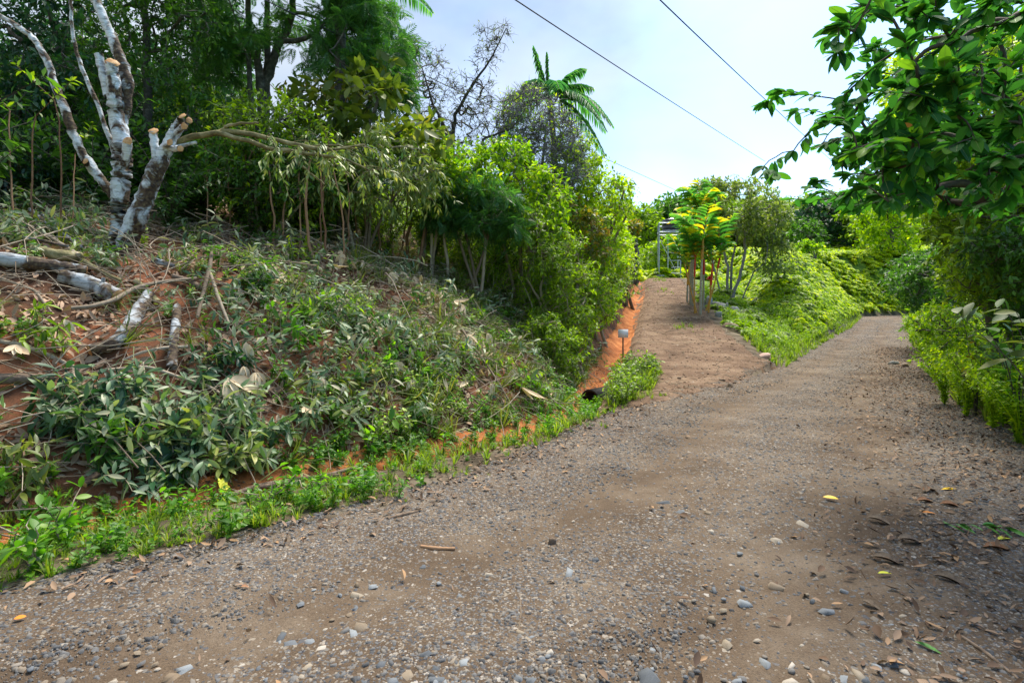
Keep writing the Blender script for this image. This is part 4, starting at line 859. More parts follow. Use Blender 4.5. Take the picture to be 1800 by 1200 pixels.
for s_, (L, r) in enumerate(([[(285, 900), (330, 893), (400, 882)], [2.5, 3, 3]], [[(390, 884), (450, 862), (520, 850), (600, 842)], [4, 4, 4, 3]], [[(430, 868), (500, 856), (575, 842), (625, 828)], [4, 3.5, 3.5, 3]])):
    log('fallen_branch', ['thin pale stick at the left of the ditch bundle', 'brown stick along the ditch, lower of two', 'brown stick along the ditch, upper of two'][s_], 'branch', L, r, BROWNWOOD, None, raise_=.03)
log('road_stick', 'flat dark stick at the verge edge of the road', 'stick', [(682, 912), (705, 906), (735, 899)], [3, 4, 3], BROWNWOOD, None, raise_=-.005)
log('road_stick', 'reddish split stick lying on the gravel', 'stick', [(740, 960), (765, 964), (800, 964)], [3, 3.5, 2.5], REDSTEM, None, raise_=-.005)
log('road_stick', 'long thin twig on the gravel among the larger stones', 'stick', [(622, 1128), (660, 1126), (718, 1130)], [1.6, 2, 1.5], TWIG, None)
log('road_stick', 'dark crooked branch lying on the right of the road', 'stick', [(1690, 1120), (1735, 1150), (1790, 1195)], [3.5, 3.5, 3], BROWNWOOD, None)
log('road_stick', 'thin upright looking twig on the gravel left of centre', 'stick', [(914, 1055), (916, 1080), (911, 1110)], [1.4, 1.6, 1.4], TWIG, None)

# saplings along the crest
sap = None
SP = [(548, 330, 556, 470, 3), (566, 330, 578, 470, 2.2), (590, 345, 600, 470, 1.8), (692, 370, 694, 470, 3.4), (712, 372, 700, 455, 2), (728, 350, 716, 476, 3.6), (742, 360, 730, 482, 3.2), (755, 330, 742, 455, 2), (505, 300, 495, 440, 2), (470, 310, 476, 440, 2.2), (640, 350, 648, 450, 2), (622, 330, 630, 450, 2), (660, 380, 668, 462, 2.4), (790, 400, 800, 470, 2), (858, 385, 868, 480, 3), (905, 400, 890, 480, 2.4), (880, 430, 892, 482, 1.8), (520, 300, 526, 450, 1.6), (430, 280, 436, 420, 2), (452, 290, 446, 425, 1.5), (610, 360, 604, 455, 1.5), (574, 300, 564, 450, 1.6), (820, 410, 812, 478, 1.6), (930, 420, 925, 495, 2), (395, 280, 402, 410, 1.6), (20, 250, 28, 420, 2), (60, 260, 52, 420, 1.8), (98, 240, 106, 425, 1.6), (362, 300, 366, 420, 1.4), (130, 310, 124, 430, 1.4)]
SPL = {3: 'thick pale reddish sapling standing in front, left of the leaning pair', 5: 'tall sapling leaning left, first of the leaning pair', 6: 'tall sapling leaning left, second of the leaning pair', 14: 'sapling leaning right at the dark right end of the crest', 15: 'sapling leaning left at the dark right end of the crest', 0: 'slender sapling below the tip of the mossy limb', 25: 'sapling at the far left edge under the dark wood'}
for qs, (ut, vt, ub, vb, r) in enumerate(SP):
    b_ = hit(ub, vb); Y = b_[1]; tp = P(ut, vt, Y + rt.uniform(-.2, .5)); tp = tp + (tp - b_) * .35; m = MB(); t = thing('sapling', SPL.get(qs, 'thin bare reddish sapling stem at the front of the thicket'), 'sapling', b_, 'saplings along the crest of the bank')
    m.tube(curve(b_ - A(0, 0, .1), tp, A(rt.normal(0, .06), 0, 0), 9, rt, .012), np.linspace(r, r * .55, 9) / 1000 * Y, 6); m.build('stem', REDSTEM, t, loc=b_)
    m = MB(); leafy_stem(m, curve(tp, tp + A(rt.normal(0, .3), -.2, .4), (0, 0, 0), 5), .006, LEAF3, .11, 16, rt, start=.0, droop=.4, seg=3); m.build('foliage', [REDSTEM, G_MID], t, loc=b_)['kind'] = 'stuff'

# big pale dry leaves on the bank (large palmate leaves, curled)
def palmate(seed, n=5, curl=.5):
    r = np.random.default_rng(seed); parts = []
    for q in range(n):
        a = (q - (n - 1) / 2) * .42 + r.normal(0, .08); parts.append(xf(leaf_t(5, .36, .3, curl * r.uniform(.5, 1.4), .8), rotz(a), A(0, 0, r.normal(0, .03)), r.uniform(.75, 1.1)))
    return merge(parts)
PALMS_ = [MB().add(*palmate(s, n, c)).data('pale_leaf', PALE) for s, n, c in ((1, 4, .5), (2, 3, .8), (3, 5, .4), (4, 2, .9), (5, 4, -.4))]
PLP = [(415, 692, 1.5), (440, 672, .8), (462, 682, .8), (445, 630, 1.1), (590, 612, .5), (650, 548, .6), (676, 597, .6), (765, 508, 1.3), (785, 520, 1.2), (800, 548, .8), (820, 609, 1.0), (855, 606, 1.0), (812, 555, .8), (846, 625, .6), (914, 700, 1.2), (900, 668, .8), (860, 695, .7), (1012, 568, .8), (1026, 560, .6), (985, 520, .7), (900, 540, .9), (912, 560, .8), (868, 487, .7), (835, 482, .7), (940, 528, .7), (690, 500, .7), (640, 480, .6), (700, 660, .5), (140, 595, .6), (60, 640, .6), (575, 690, .5), (610, 700, .5), (725, 690, .6), (480, 500, .6), (590, 490, .8), (610, 470, .7), (660, 525, .6), (1000, 545, .6), (770, 640, .6), (545, 740, .5)]
for q, (u, v, s) in enumerate(PLP):
    p = hit(u, v); o = bpy.data.objects.new('pale_leaf', PALMS_[q % 5]); COL.objects.link(o)
    n = A(.35, -.35, .9) + rt.normal(0, .25, 3); R = orient(A(rt.normal(.3, .5), -.3, -.7)[None], n[None], rt, .2)[0]
    o.matrix_world = __import__('mathutils').Matrix(np.vstack([np.hstack([R * (.27 * s), (p + A(.02, -.22, .20))[:, None]]), [0, 0, 0, 1]]).tolist())
    special = {0: 'large curled pale leaf cluster hanging over the bare red earth', 3: 'pale crumpled leaf above the hanging leaf cluster', 7: 'pale leaf clump high on the bank, left of a pair', 8: 'pale leaf clump high on the bank, right of a pair', 10: 'pale papery leaf lying mid slope, left one', 11: 'pale papery leaf lying mid slope, right one', 14: 'pale leaf hanging low near the culvert', 17: 'tan leaf against the green hedge'}
    tag(o, special.get(q, 'pale tan dry leaf lying on the bank'), 'leaf', 'pale dry leaves curled on the bank')
CURL = leaf_t(7, .42, .42, .35, .75)
def road_leaf(u, v, L, ang, mat, label, tm=LEAFL, wd=1.0, tilt=0.1):
    L = L * .8; tm = CURL if mat.name in ('brown_leaf', 'grey_brown_leaf') else tm; p = hit(u, v); o = MB().add(tm[0] * A(1, wd, 1) - A(.5, 0, 0), tm[1], tm[2]).build('fallen_leaf', mat); s = L / 1000 * p[1]
    o.location = p + A(0, 0, .018); o.scale = (s, s, s); o.rotation_euler = (tilt, -.12, ang); return tag(o, label, 'leaf')
YL = solid('yellow_leaf', [(.3, (.75, .42, .01)), (.7, (.88, .60, .03))], 8, rough=.4, bump=.1)
OL = solid('orange_leaf', [(.3, (.55, .16, .02)), (.7, (.70, .26, .03))], 8, rough=.5, bump=.1)
BL = solid('brown_leaf', [(.3, (.16, .07, .03)), (.7, (.34, .17, .08))], 8, rough=.7, bump=.1)
GB = solid('grey_brown_leaf', [(.3, (.07, .045, .028)), (.7, (.20, .15, .10))], 8, rough=.7, bump=.1)
YG = solid('yellow_green_leaf', [(.3, (.42, .45, .02)), (.7, (.66, .62, .04))], 8, rough=.5, bump=.1)
GL = solid('green_fallen_leaf', [(.3, (.03, .12, .02)), (.7, (.10, .28, .03))], 8, rough=.5, bump=.1)
road_leaf(1460, 877, 30, -.45, YL, 'bright yellow leaf lying alone on the gravel', LEAFB, 1.2)
road_leaf(1673, 861, 48, .0, YL, 'long yellow leaf near the right edge of the road', LEAFL, .9)
road_leaf(1633, 903, 28, -.2, OL, 'small orange leaf below the long yellow leaf')
road_leaf(1634, 862, 34, .1, BL, 'brown leaf left of the long yellow leaf')
road_leaf(1628, 882, 40, -.15, BL, 'dark brown leaf above the orange leaf')
road_leaf(1672, 889, 42, -.35, BL, 'narrow reddish brown leaf right of the orange leaf')
road_leaf(1545, 915, 46, -.6, GB, 'curled grey brown leaf on the right of the road', LEAFB, 1.2)
road_leaf(1600, 950, 50, -.2, GB, 'dull olive leaf among the litter on the right', LEAFB, 1.2)
road_leaf(1670, 1020, 60, -.7, GB, 'long grey leaf on the shaded gravel', LEAFB, 1.0)
road_leaf(1630, 1140, 50, -.9, GL, 'bright green leaf near the bottom right of the road')
road_leaf(1530, 1065, 40, -.9, GB, 'slim tan leaf on the gravel left of the litter')
road_leaf(1765, 948, 46, .3, YG, 'yellow green leaf at the shaded right edge')
road_leaf(1755, 965, 56, -.3, BL, 'rusty leaf at the shaded right edge')
road_leaf(1555, 1010, 34, .1, YG, 'small olive yellow leaf in the shaded litter')
road_leaf(240, 1008, 18, .3, BL, 'small dark leaf standing up on the gravel by the verge', LEAFB, 1.6, .9)
road_leaf(430, 1035, 16, .3, BL, 'small rusty leaf on the left of the road', LEAFB, 1.6)
road_leaf(35, 1090, 22, .5, OL, 'small orange brown leaf at the far left road edge', LEAFB, 1.6)
road_leaf(1560, 985, 60, -.5, GB, 'large dark curled leaf among broken twigs')
yl = MB().add(*palmate(9, 7, .15)).build('fallen_leaf', YG); p = hit(398, 880); yl.location = p + A(-.03, -.05, .12); yl.scale = (.10, .12, .10); yl.rotation_euler = (math.radians(58), 0, math.radians(60)); tag(yl, 'bright yellow lobed leaf standing in the orange ditch', 'leaf')
# dark green leafy twig lying on the road at the right
p = hit(1700, 932); t = thing('fallen_twig', 'dark green leafy twig lying on the shaded gravel', 'twig', p); m = MB(); leafy_stem(m, curve(p + A(-.25, .05, .02), p + A(.25, -.04, .03), A(0, 0, .02), 6), .004, LEAFL, .12, 18, rt, droop=.0, flat=.15, seg=4); m.build('foliage', [TWIGD, GL], t, loc=p)

# larger stones on the road: each one its own piece of the road
road = bpy.data.objects['road']; SM = [MB().add(*s).data('stone', M_STONE, False) for s in STONES]
M_BLUE = solid('blue_grey_stone', [(.2, (.08, .09, .10)), (.5, (.145, .16, .175)), (.8, (.25, .27, .28))], 25, rough=.8, bump=.35, rand=.7)
M_TAN = solid('tan_stone', [(.2, (.18, .135, .09)), (.5, (.27, .225, .165)), (.8, (.42, .38, .32))], 25, rough=.85, bump=.3, rand=.7)
SB = [MB().add(*s).data('stone', M_BLUE, False) for s in STONES]; STn = [MB().add(*s).data('stone', M_TAN, False) for s in STONES]
BIG = [(510, 1132, 36, 0), (545, 1130, 38, 0), (568, 1138, 32, 1), (495, 1118, 28, 0), (625, 1045, 26, 1), (632, 1105, 34, 1), (1046, 985, 24, 0), (1165, 885, 32, 0), (1048, 888, 0, 0), (915, 1112, 26, 1), (1135, 1188, 44, 0), (1250, 1088, 30, 1), (1278, 1130, 30, 1), (1455, 1075, 26, 0), (1365, 1030, 34, 1), (1365, 950, 28, 1), (1245, 902, 26, 1), (1410, 920, 34, 1), (620, 1115, 28, 0), (325, 1175, 34, 0), (300, 1190, 32, 1), (670, 1170, 34, 0), (745, 1150, 32, 0), (765, 1195, 30, 0), (860, 1010, 20, 1), (815, 1165, 28, 0), (690, 1200, 36, 0), (720, 1185, 34, 1), (1000, 1010, 30, 0), (1015, 1020, 26, 0), (1030, 1030, 24, 1), (1590, 1180, 30, 1), (1480, 1195, 34, 0), (1510, 1190, 30, 1), (1310, 1060, 30, 0), (1520, 1195, 28, 0), (1700, 1110, 26, 0), (530, 1060, 18, 0), (1390, 1200, 30, 1), (655, 1030, 20, 0), (1195, 900, 24, 0), (1250, 935, 22, 1), (1140, 950, 22, 0), (1345, 1165, 22, 0)]
r3 = np.random.default_rng(8)
while len(BIG) < 292:
    u, v = r3.uniform(0, 1800), 1200 - 420 * r3.random() ** 1.5; p = hit(u, v)
    f = float(stony(p[0], p[1]))
    if XL(p[1]) + .15 < p[0] < XR(p[1]) and r3.random() < f: BIG.append((u, v, r3.uniform(7, 17) * (v - 640) / 420, r3.integers(0, 3)))
for q, (u, v, s, c) in enumerate(BIG):
    if s < 4: continue
    p = hit(u, v); w = s / 1000 * p[1] * .85; o = bpy.data.objects.new('stone', (SB, STn, SM)[int(c)][q % 5]); COL.objects.link(o); o.parent = road
    o.location = p + A(0, 0, -w * .02); o.scale = (w, w * r3.uniform(.8, 1.1), w * r3.uniform(.5, .9)); o.rotation_euler = (r3.normal(0, .15), r3.normal(0, .15), r3.uniform(0, 6.28))

# ------------------------------------------------------------------ sign, culvert, rocks, tower, cables
sb = hit(1095, 632); s = thing('small_sign', 'small blank white sign on a thin brown post beside the orange ditch', 'sign', sb); Yq = sb[1]
m = MB(); top = P(1095, 592, Yq)[2]; m.tube([(sb[0], sb[1], sb[2] - .1), (sb[0], sb[1], top)], [.022, .02], 7, 0, True); m.build('post', BROWNWOOD, s, loc=sb)
def box(m, c, dx, dy, dz, mat=0):
    V = [(c[0] + a * dx / 2, c[1] + b * dy / 2, c[2] + e * dz / 2) for e in (-1, 1) for b in (-1, 1) for a in (-1, 1)]
    m.add(V, None, [(0, 2, 3, 1), (4, 5, 7, 6), (0, 1, 5, 4), (2, 6, 7, 3), (0, 4, 6, 2), (1, 3, 7, 5)], mat); return m
bw = 17.5 / 1000 * Yq; m = box(MB(), (sb[0], sb[1] - .03, P(0, 586, Yq)[2]), bw, .02, .0145 * Yq)
m.build('board', solid('white_sign_board', [(.3, (.80, .82, .85)), (.8, (.88, .89, .91))], 5, rough=.5, bump=.05), s, False, loc=sb)
cp = hit(1030, 714); c = thing('culvert', 'dark round culvert pipe mouth under the driveway entrance', 'pipe', cp); m = MB(); cc = cp + A(.10, .12, .02)
ax = nrm(A(.8, .6, .04)[None])[0]; R1 = .23; rings = []; a_ = nrm(np.cross(ax, A(0, 0, 1))[None])[0]; b_ = np.cross(a_, ax)
th_ = np.arange(28) / 28 * 2 * np.pi; circ = lambda rr_, d: cc + ax * d + rr_ * (a_ * np.cos(th_)[:, None] + b_ * np.sin(th_)[:, None])
for rr_, d in ((R1 + .035, 1.4), (R1 + .035, 0), (R1, 0), (R1, 1.4)): rings.append(circ(rr_, d))
V = np.vstack(rings); F = [(k * 28 + i, k * 28 + (i + 1) % 28, (k + 1) * 28 + (i + 1) % 28, (k + 1) * 28 + i) for k in range(3) for i in range(28)]
m.add(V, None, F); m.build('pipe', solid('black_plastic_pipe', [(.3, (.012, .012, .012)), (.8, (.04, .038, .035))], 8, rough=.6), c, loc=cp)
m = MB(); m.add(np.vstack([circ(R1, 1.35), cc + ax * 1.35]), [(i, (i + 1) % 28, 28) for i in range(28)]); m.build('silt', BROWNWOOD, c, loc=cp)
def rock(u, v, w, h, mat, name, label, seed, grp=None):
    p = hit(u, v); r = np.random.default_rng(seed); st, sf, _ = stone_t(seed, .9)
    # one midpoint subdivision with noise for a craggy outline
    import itertools
    E = {}; V = [tuple(x) for x in st]; F = []
    def mid(a, b):
        k = (min(a, b), max(a, b))
        if k not in E: E[k] = len(V); V.append(tuple((np.array(V[a]) + np.array(V[b])) / 2 * r.uniform(.98, 1.22)))
        return E[k]
    for a, b, c_ in sf: x1, x2, x3 = mid(a, b), mid(b, c_), mid(c_, a); F += [(a, x1, x3), (x1, b, x2), (x3, x2, c_), (x1, x2, x3)]
    m = MB().add(np.array(V), F); s_ = p[1] / 1000; o = m.build(name, mat, None, False); o.location = p + A(0, 0, h * s_ * .3); o.scale = (w * s_, w * s_ * .8, h * s_); o.rotation_euler = (0, 0, r.uniform(0, 6)); return tag(o, label, 'rock', grp)
RK = solid('grey_rock', [(.3, (.14, .15, .15)), (.6, (.30, .31, .31)), (.8, (.46, .47, .46))], 5, bump=.6)
PK = solid('pink_rock', [(.3, (.34, .20, .16)), (.6, (.52, .38, .32)), (.8, (.62, .52, .46))], 5, bump=.5)
for q, (u, v, w, h, l) in enumerate(((1246, 538, 14, 16, 'grey rock at the foot of the palm clump'), (1262, 543, 22, 12, 'long grey rock second from the palm clump'), (1278, 546, 12, 17, 'upright grey rock in the middle of the row'), (1290, 552, 16, 12, 'grey rock at the right end of the row by the palms'), (1264, 556, 14, 8, 'low grey rock in front of the row'))): rock(u, v, w * 1.2, h * 1.2, RK, 'rock', l, 40 + q)
rock(1343, 629, 24, 10, PK, 'rock', 'pinkish flat rock at the right corner of the driveway mouth', 50); rock(1283, 680, 16, 9, BROWNWOOD, 'rock', 'brown stone on the driveway mouth', 51); rock(1270, 670, 12, 6, BROWNWOOD, 'rock', 'small brown stone behind the driveway stone', 52)
rock(1287, 578, 26, 12, BROWNWOOD, 'rock', 'brown clump of earth and roots at the driveway edge', 53); rock(1592, 644, 20, 7, BROWNWOOD, 'rock', 'dark flat rock at the right road edge', 54); rock(1572, 640, 14, 6, RK, 'rock', 'light grey stone beside the dark flat rock', 55)
rock(838, 828, 22, 9, BROWNWOOD, 'rock', 'dark stone in the grass verge', 56); rock(1300, 975, 14, 8, RK, 'rock', 'grey stone standing proud of the gravel', 57); rock(970, 953, 12, 9, BROWNWOOD, 'rock', 'small dark stone on the gravel', 58)
# water tower
STEEL = solid('galvanised_steel', [(.3, (.30, .36, .42)), (.7, (.48, .54, .60))], 3, rough=.5, metal=.3, bump=.05)
TK = solid('black_tank', [(.3, (.015, .018, .025)), (.8, (.03, .035, .045))], 3, rough=.35, spec=.6, bump=.02)
wy = 36.0; gb_ = P(1172, 500, wy); gz0 = float(H(gb_[0], wy)); tw = thing('water_tower', 'steel frame water tower carrying a black tank beside the driveway top', 'tower', (gb_[0], wy, gz0))
X = lambda u, y=wy: (u - 900) / 1000 * y; Z = lambda v, y=wy: EYE - (v - HOR) / 1000 * y
x0, x1, x2, ya, yb = X(1158.5), X(1167.5), X(1196), wy, wy + 1.6
def bar(name, a, b, r): 
    m = MB(); a = np.asarray(a, float); b = np.asarray(b, float); m.tube([a, b], [r, r], 4, 0, True); return m.build(name, STEEL, tw, False, loc=(gb_[0], wy, gz0))
ztop = Z(392)
for (xx, yy, tp) in ((x0, ya, ztop), (x0 + .35, yb, Z(392)), (x2, ya, Z(404)), (x2 + .3, yb, Z(404)), ((x0 + x2) / 2 + .1, ya + .8, Z(404))): bar('post', (xx, yy, float(H(xx, yy)) - .1), (xx, yy, tp), .042)
for zz in (Z(392), Z(408)): bar('rail', (x0, ya, zz), (x2, ya, zz), .04); bar('rail', (x0 + .35, yb, zz), (x2 + .3, yb, zz), .04); bar('rail', (x0, ya, zz), (x0 + .35, yb, zz), .04)
for zz in (Z(445), Z(458), Z(470), Z(480)): bar('rail', ((x0 + x2) / 2 + .1, ya, zz), (x2, ya, zz), .022)
bar('brace', (x0 + .35, yb, Z(410)), (x2 + .3, yb, Z(480)), .022)
m = MB(); zc = Z(404); cx, cy = (x1 + x2) / 2 + .18, wy + .8; prof = [(.02, 1.05), (.16, 1.02), (.2, .96), (.55, .88), (.60, .80), (.60, .42), (.57, .40), (.60, .38), (.60, .02), (.56, 0), (.02, 0)]
m2 = [(cx + r * math.cos(a), cy + r * math.sin(a), zc + z * .85) for r, z in prof for a in np.arange(20) / 20 * 2 * np.pi]; F = [(k * 20 + i, k * 20 + (i + 1) % 20, (k + 1) * 20 + (i + 1) % 20, (k + 1) * 20 + i) for k in range(len(prof) - 1) for i in range(20)]
m.add(m2, None, F); m.build('tank', TK, tw, loc=(gb_[0], wy, gz0)); m = box(MB(), (cx, cy, zc - .05), 1.5, 1.5, .08); m.build('platform', STEEL, tw, False, loc=(gb_[0], wy, gz0))
m = box(MB(), (x0, ya - .1, float(H(x0, ya - .1)) + .08), .5, .4, .3); m.build('footing', RK, tw, False, loc=(gb_[0], wy, gz0))
# overhead cables
CB = solid('cable', [(.3, (.035, .04, .05)), (.7, (.06, .065, .075))], 5, bump=0)
def cable(pts, r, label):
    pts = np.array(pts); t = np.linspace(0, 1, 40); k = np.linspace(0, 1, len(pts)); 
    c_ = [np.polyfit(k, pts[:, a], 2 if len(pts) > 2 else 1) for a in range(3)]; Q = np.stack([np.polyval(c_[a], t) for a in range(3)], -1)
    o = MB().tube(Q, r, 5).build('power_cable', CB); return tag(o, label, 'cable', 'overhead cables')
cable([P(820, -62, 7.5), P(1100, 127, 13), P(1345, 284, 34)], .011, 'overhead cable meeting the rubber tree at its lower left twigs')
cable([P(1110, -57, 7), P(1300, 133, 12), P(1470, 290, 34)], .010, 'steepest overhead cable running behind the rubber tree leaves')
cable([P(300, -96, 9), P(745, 132, 15), P(1240, 358, 45)], .012, 'overhead cable passing behind the bare tree and the palm')

# ------------------------------------------------------------------ trees
def gz(x, y): return float(H(x, y))
def trunk(L, rpx, Y):
    if np.ndim(Y) == 0: Y = [Y] * len(L)
    Pt = np.array([P(u, v, y) for (u, v), y in zip(L, Y)]); Pt[0][2] = gz(Pt[0][0], Pt[0][1]) - .05
    return Pt, np.array(rpx) / 1000 * np.array(Y)
rc = np.random.default_rng(77)
# feathery tall trees against the sky
Y0 = 13.5
pts = np.vstack([crown_pts([(330, -120), (620, -140), (690, 10), (700, 120), (640, 160), (560, 70), (520, 110), (470, 30), (400, 120), (345, 60)], Y0 - 1.5, Y0 + 2, 165, rc, .45, 60), crown_pts([(540, 90), (600, 60), (725, 60), (730, 120), (690, 200), (610, 200)], Y0 - .5, Y0 + 2, 36, rc, .2), crown_pts([(340, 60), (430, 60), (440, 200), (360, 200)], Y0, Y0 + 2, 22, rc)])
tree('feathery_tree', 'tall forked tree with feathery drooping leaves against the sky', 'tree',
     [trunk([(463, 370), (462, 200), (458, 140), (452, 90), (437, 60), (434, -60)], [10, 9, 8, 5, 5, 4], Y0), trunk([(463, 370), (465, 160), (482, 100), (505, 50), (522, -30)], [9, 8, 7, 6, 5], Y0 + .1), trunk([(463, 370), (466, 170), (470, 60), (468, -60)], [7, 7, 5, 4], Y0 + .3), trunk([(463, 370), (436, 100), (400, 50), (365, -10)], [6, 4, 3, 2], Y0 - .1)],
     pts, G_FEATH, tmpl=FEATHER, size=.34, twigs=4, leaves=10, R=.55, droop=.45, rtip=.007, seed=1, jit=.5)
# dark wood on the left behind the cut tree
def darktree(label, poly, ya, yb, n, tr, leafm, size, seed, tm=LEAF2, twigs=4, leaves=11, R=.55, **k):
    return tree('forest_tree', label, 'tree', tr, crown_pts(poly, ya, yb, n, rc, .25, seed=seed), leafm, tmpl=tm, size=size, twigs=twigs, leaves=leaves, R=R, seed=seed, group='trees of the wood above the bank', **k)
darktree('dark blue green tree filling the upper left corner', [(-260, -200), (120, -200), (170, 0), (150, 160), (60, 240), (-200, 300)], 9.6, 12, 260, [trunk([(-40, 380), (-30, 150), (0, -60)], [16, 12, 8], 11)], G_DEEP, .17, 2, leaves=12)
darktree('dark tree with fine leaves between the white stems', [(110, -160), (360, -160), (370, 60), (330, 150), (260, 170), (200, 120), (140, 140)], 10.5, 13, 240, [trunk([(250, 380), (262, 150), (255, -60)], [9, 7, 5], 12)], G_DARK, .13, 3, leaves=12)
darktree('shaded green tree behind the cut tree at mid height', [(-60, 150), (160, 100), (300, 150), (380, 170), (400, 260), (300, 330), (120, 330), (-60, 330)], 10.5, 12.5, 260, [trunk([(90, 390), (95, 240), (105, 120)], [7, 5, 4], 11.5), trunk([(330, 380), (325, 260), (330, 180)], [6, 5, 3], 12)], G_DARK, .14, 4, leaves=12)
darktree('dark tree of the wood hidden behind the feathery one', [(300, -120), (430, -100), (420, 60), (380, 200), (330, 230), (280, 120)], 14.5, 17, 90, [trunk([(340, 380), (345, 150), (350, -50)], [8, 6, 4], 16)], G_DEEP, .15, 5)
darktree('small sunlit yellow green tree seen through the gap in the wood', [(290, 160), (340, 140), (390, 170), (395, 240), (330, 260), (280, 230)], 13.5, 15, 60, [trunk([(330, 380), (335, 260), (338, 190)], [4, 3, 2], 14.2)], G_LIME, .10, 6)
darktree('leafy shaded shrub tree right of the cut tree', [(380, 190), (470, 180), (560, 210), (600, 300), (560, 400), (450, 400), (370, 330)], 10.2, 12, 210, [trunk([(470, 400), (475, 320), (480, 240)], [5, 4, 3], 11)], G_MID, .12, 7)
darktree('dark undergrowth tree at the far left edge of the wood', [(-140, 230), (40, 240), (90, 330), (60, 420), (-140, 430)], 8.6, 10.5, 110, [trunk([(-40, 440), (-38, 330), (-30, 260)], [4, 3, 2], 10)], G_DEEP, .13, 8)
# distant mass of wood behind, so that no bare ground shows between stems
def woodmass():
    r = np.random.default_rng(99); x = r.uniform(-42, 4, 260); y = r.uniform(17, 46, 260); k = (x < FX(y) - 4) & (x > -1.1 * y - 3); x, y = x[k], y[k]
    return x, y
protos('tree_clump', [weed(s, 4.6, 16, 70, .34, LEAF2, .45, .3) for s in (61, 62, 63)], [TWIGD, G_DEEP], True)
x, y = woodmass(); k = (x / y < -.52) ; put('far_wood', 'tree_clump', x[k], y[k], rc.uniform(.7, 1.2, k.sum()), 'dark wood behind the bank reading as one mass', rc)
k = ~k; put('far_wood_low', 'tree_clump', x[k], y[k], rc.uniform(.35, .6, k.sum()), 'lower wood behind the shrubs reading as one mass', rc)
x = rc.uniform(0, 110, 1900); y = rc.uniform(74, 140, 1900); k = (x > .02 * y) & (x < .8 * y); protos('ridge_clump', [weed(s, 7.0, 14, 60, .8, LEAF2, .5, .3) for s in (64, 65, 66)], [TWIGD, G_MID], True)
put('ridge_wood', 'ridge_clump', x[k], y[k], rc.uniform(.6, 1.1, k.sum()), 'far wooded ridge beyond the ferns', rc)
# big leaved tree below the palm
tree('broadleaf_tree', 'tree with large rounded olive leaves in front of the palm trunk', 'tree', [trunk([(600, 400), (625, 280), (660, 190), (680, 140)], [5, 4, 3, 2], 11.5), trunk([(600, 400), (590, 300), (560, 200)], [4, 3, 2], 11.4)],
     crown_pts([(520, 170), (590, 150), (640, 120), (680, 110), (700, 170), (740, 220), (790, 240), (800, 290), (740, 300), (690, 250), (600, 260), (530, 240)], 11, 12.2, 70, rc, .2), G_OLIVE, tmpl=LEAFB, size=.30, twigs=3, leaves=4, R=.35, seed=9, droop=.1)
tree('rusty_tree', 'small tree with orange tinted leaves beside the big leaved tree', 'tree', [trunk([(520, 400), (530, 280), (560, 190)], [3, 3, 2], 12.4)], crown_pts([(490, 150), (560, 150), (620, 150), (640, 200), (600, 240), (520, 220)], 12, 13, 34, rc), G_RUST, tmpl=LEAF3, size=.20, twigs=3, leaves=5, R=.35, seed=10)
# shrubs along the crest, left to right
def shrub(label, poly, ya, yb, n, base, leafm, size, seed, tm=LEAF2, twigs=4, leaves=11, R=.38, bark=TWIG, name='shrub', **k):
    u, v, Y = base; b = P(u, v, Y); tr = []; poly_ = np.array(poly, float); c = poly_.mean(0)
    r = np.random.default_rng(seed)
    for q in range(4):
        e = (c[0] + r.normal(0, .22) * np.ptp(poly_[:, 0]), c[1] + r.uniform(-.1, .2) * np.ptp(poly_[:, 1])); tr.append(trunk([(u + r.normal(0, 12), v), ((u + e[0]) / 2 + r.normal(0, 8), (v + e[1]) / 2), e], [3, 2.4, 1.6], [Y, Y, (ya + yb) / 2]))
    return tree(name, label, 'shrub', tr, crown_pts(poly, ya, yb, n, rc, .2, 60, seed), leafm, bark, tm, size, twigs, leaves, R, seed=seed, group='shrubs along the crest of the bank', **k)
shrub('shrub with drooping grey green leaves behind the mossy limb', [(520, 240), (600, 225), (700, 230), (770, 280), (780, 340), (700, 370), (600, 350), (530, 320)], 10, 11.6, 140, (640, 430, 11), G_GREY, .17, 12, LEAFN, droop=.8, leaves=10)
shrub('tangle of dark green shrub behind the leftmost saplings', [(360, 240), (440, 250), (560, 270), (600, 330), (520, 350), (400, 350), (350, 310)], 9.8, 11, 120, (460, 440, 10.4), G_DARK, .12, 13)
shrub('mid green shrub between the grey leaved one and the bare tree', [(680, 210), (760, 230), (840, 270), (860, 340), (800, 375), (720, 350), (680, 300)], 11.5, 13, 150, (760, 440, 12), G_YEL, .13, 14, LEAF3, leaves=9)
shrub('dark feathery leaved shrub in the shade of the crest', [(740, 310), (840, 310), (910, 350), (920, 400), (860, 410), (760, 400)], 11.5, 12.8, 100, (840, 480, 12), G_FEATH, .26, 15, FEATHER, leaves=6, droop=.5)
shrub('yellow green shrub with orange leaves under the bare twigs', [(840, 260), (900, 250), (960, 290), (1000, 350), (980, 420), (900, 420), (840, 350)], 12.6, 14.4, 170, (910, 470, 13.5), G_YEL, .15, 16, LEAF3, leaves=8)
shrub('dense green shrub low on the crest with an overhanging front', [(900, 370), (960, 370), (1020, 420), (1040, 500), (1040, 590), (1000, 620), (970, 540), (930, 460)], 11.8, 13.8, 190, (980, 560, 13), G_MID, .11, 17, leaves=12)
shrub('tall yellow green shrub at the right end of the hedge', [(985, 260), (1030, 245), (1065, 290), (1105, 320), (1115, 360), (1085, 400), (1060, 460), (1000, 440), (970, 350)], 15, 17.5, 230, (1030, 500, 16.5), G_LIME, .14, 18, LEAF3, leaves=9, R=.45)
shrub('rusty leaved shrub in the middle of the hedge', [(960, 340), (1020, 350), (1070, 400), (1060, 450), (1000, 440), (950, 400)], 14, 15.2, 70, (1010, 500, 15), G_RUST, .15, 19, LEAF3, leaves=7)
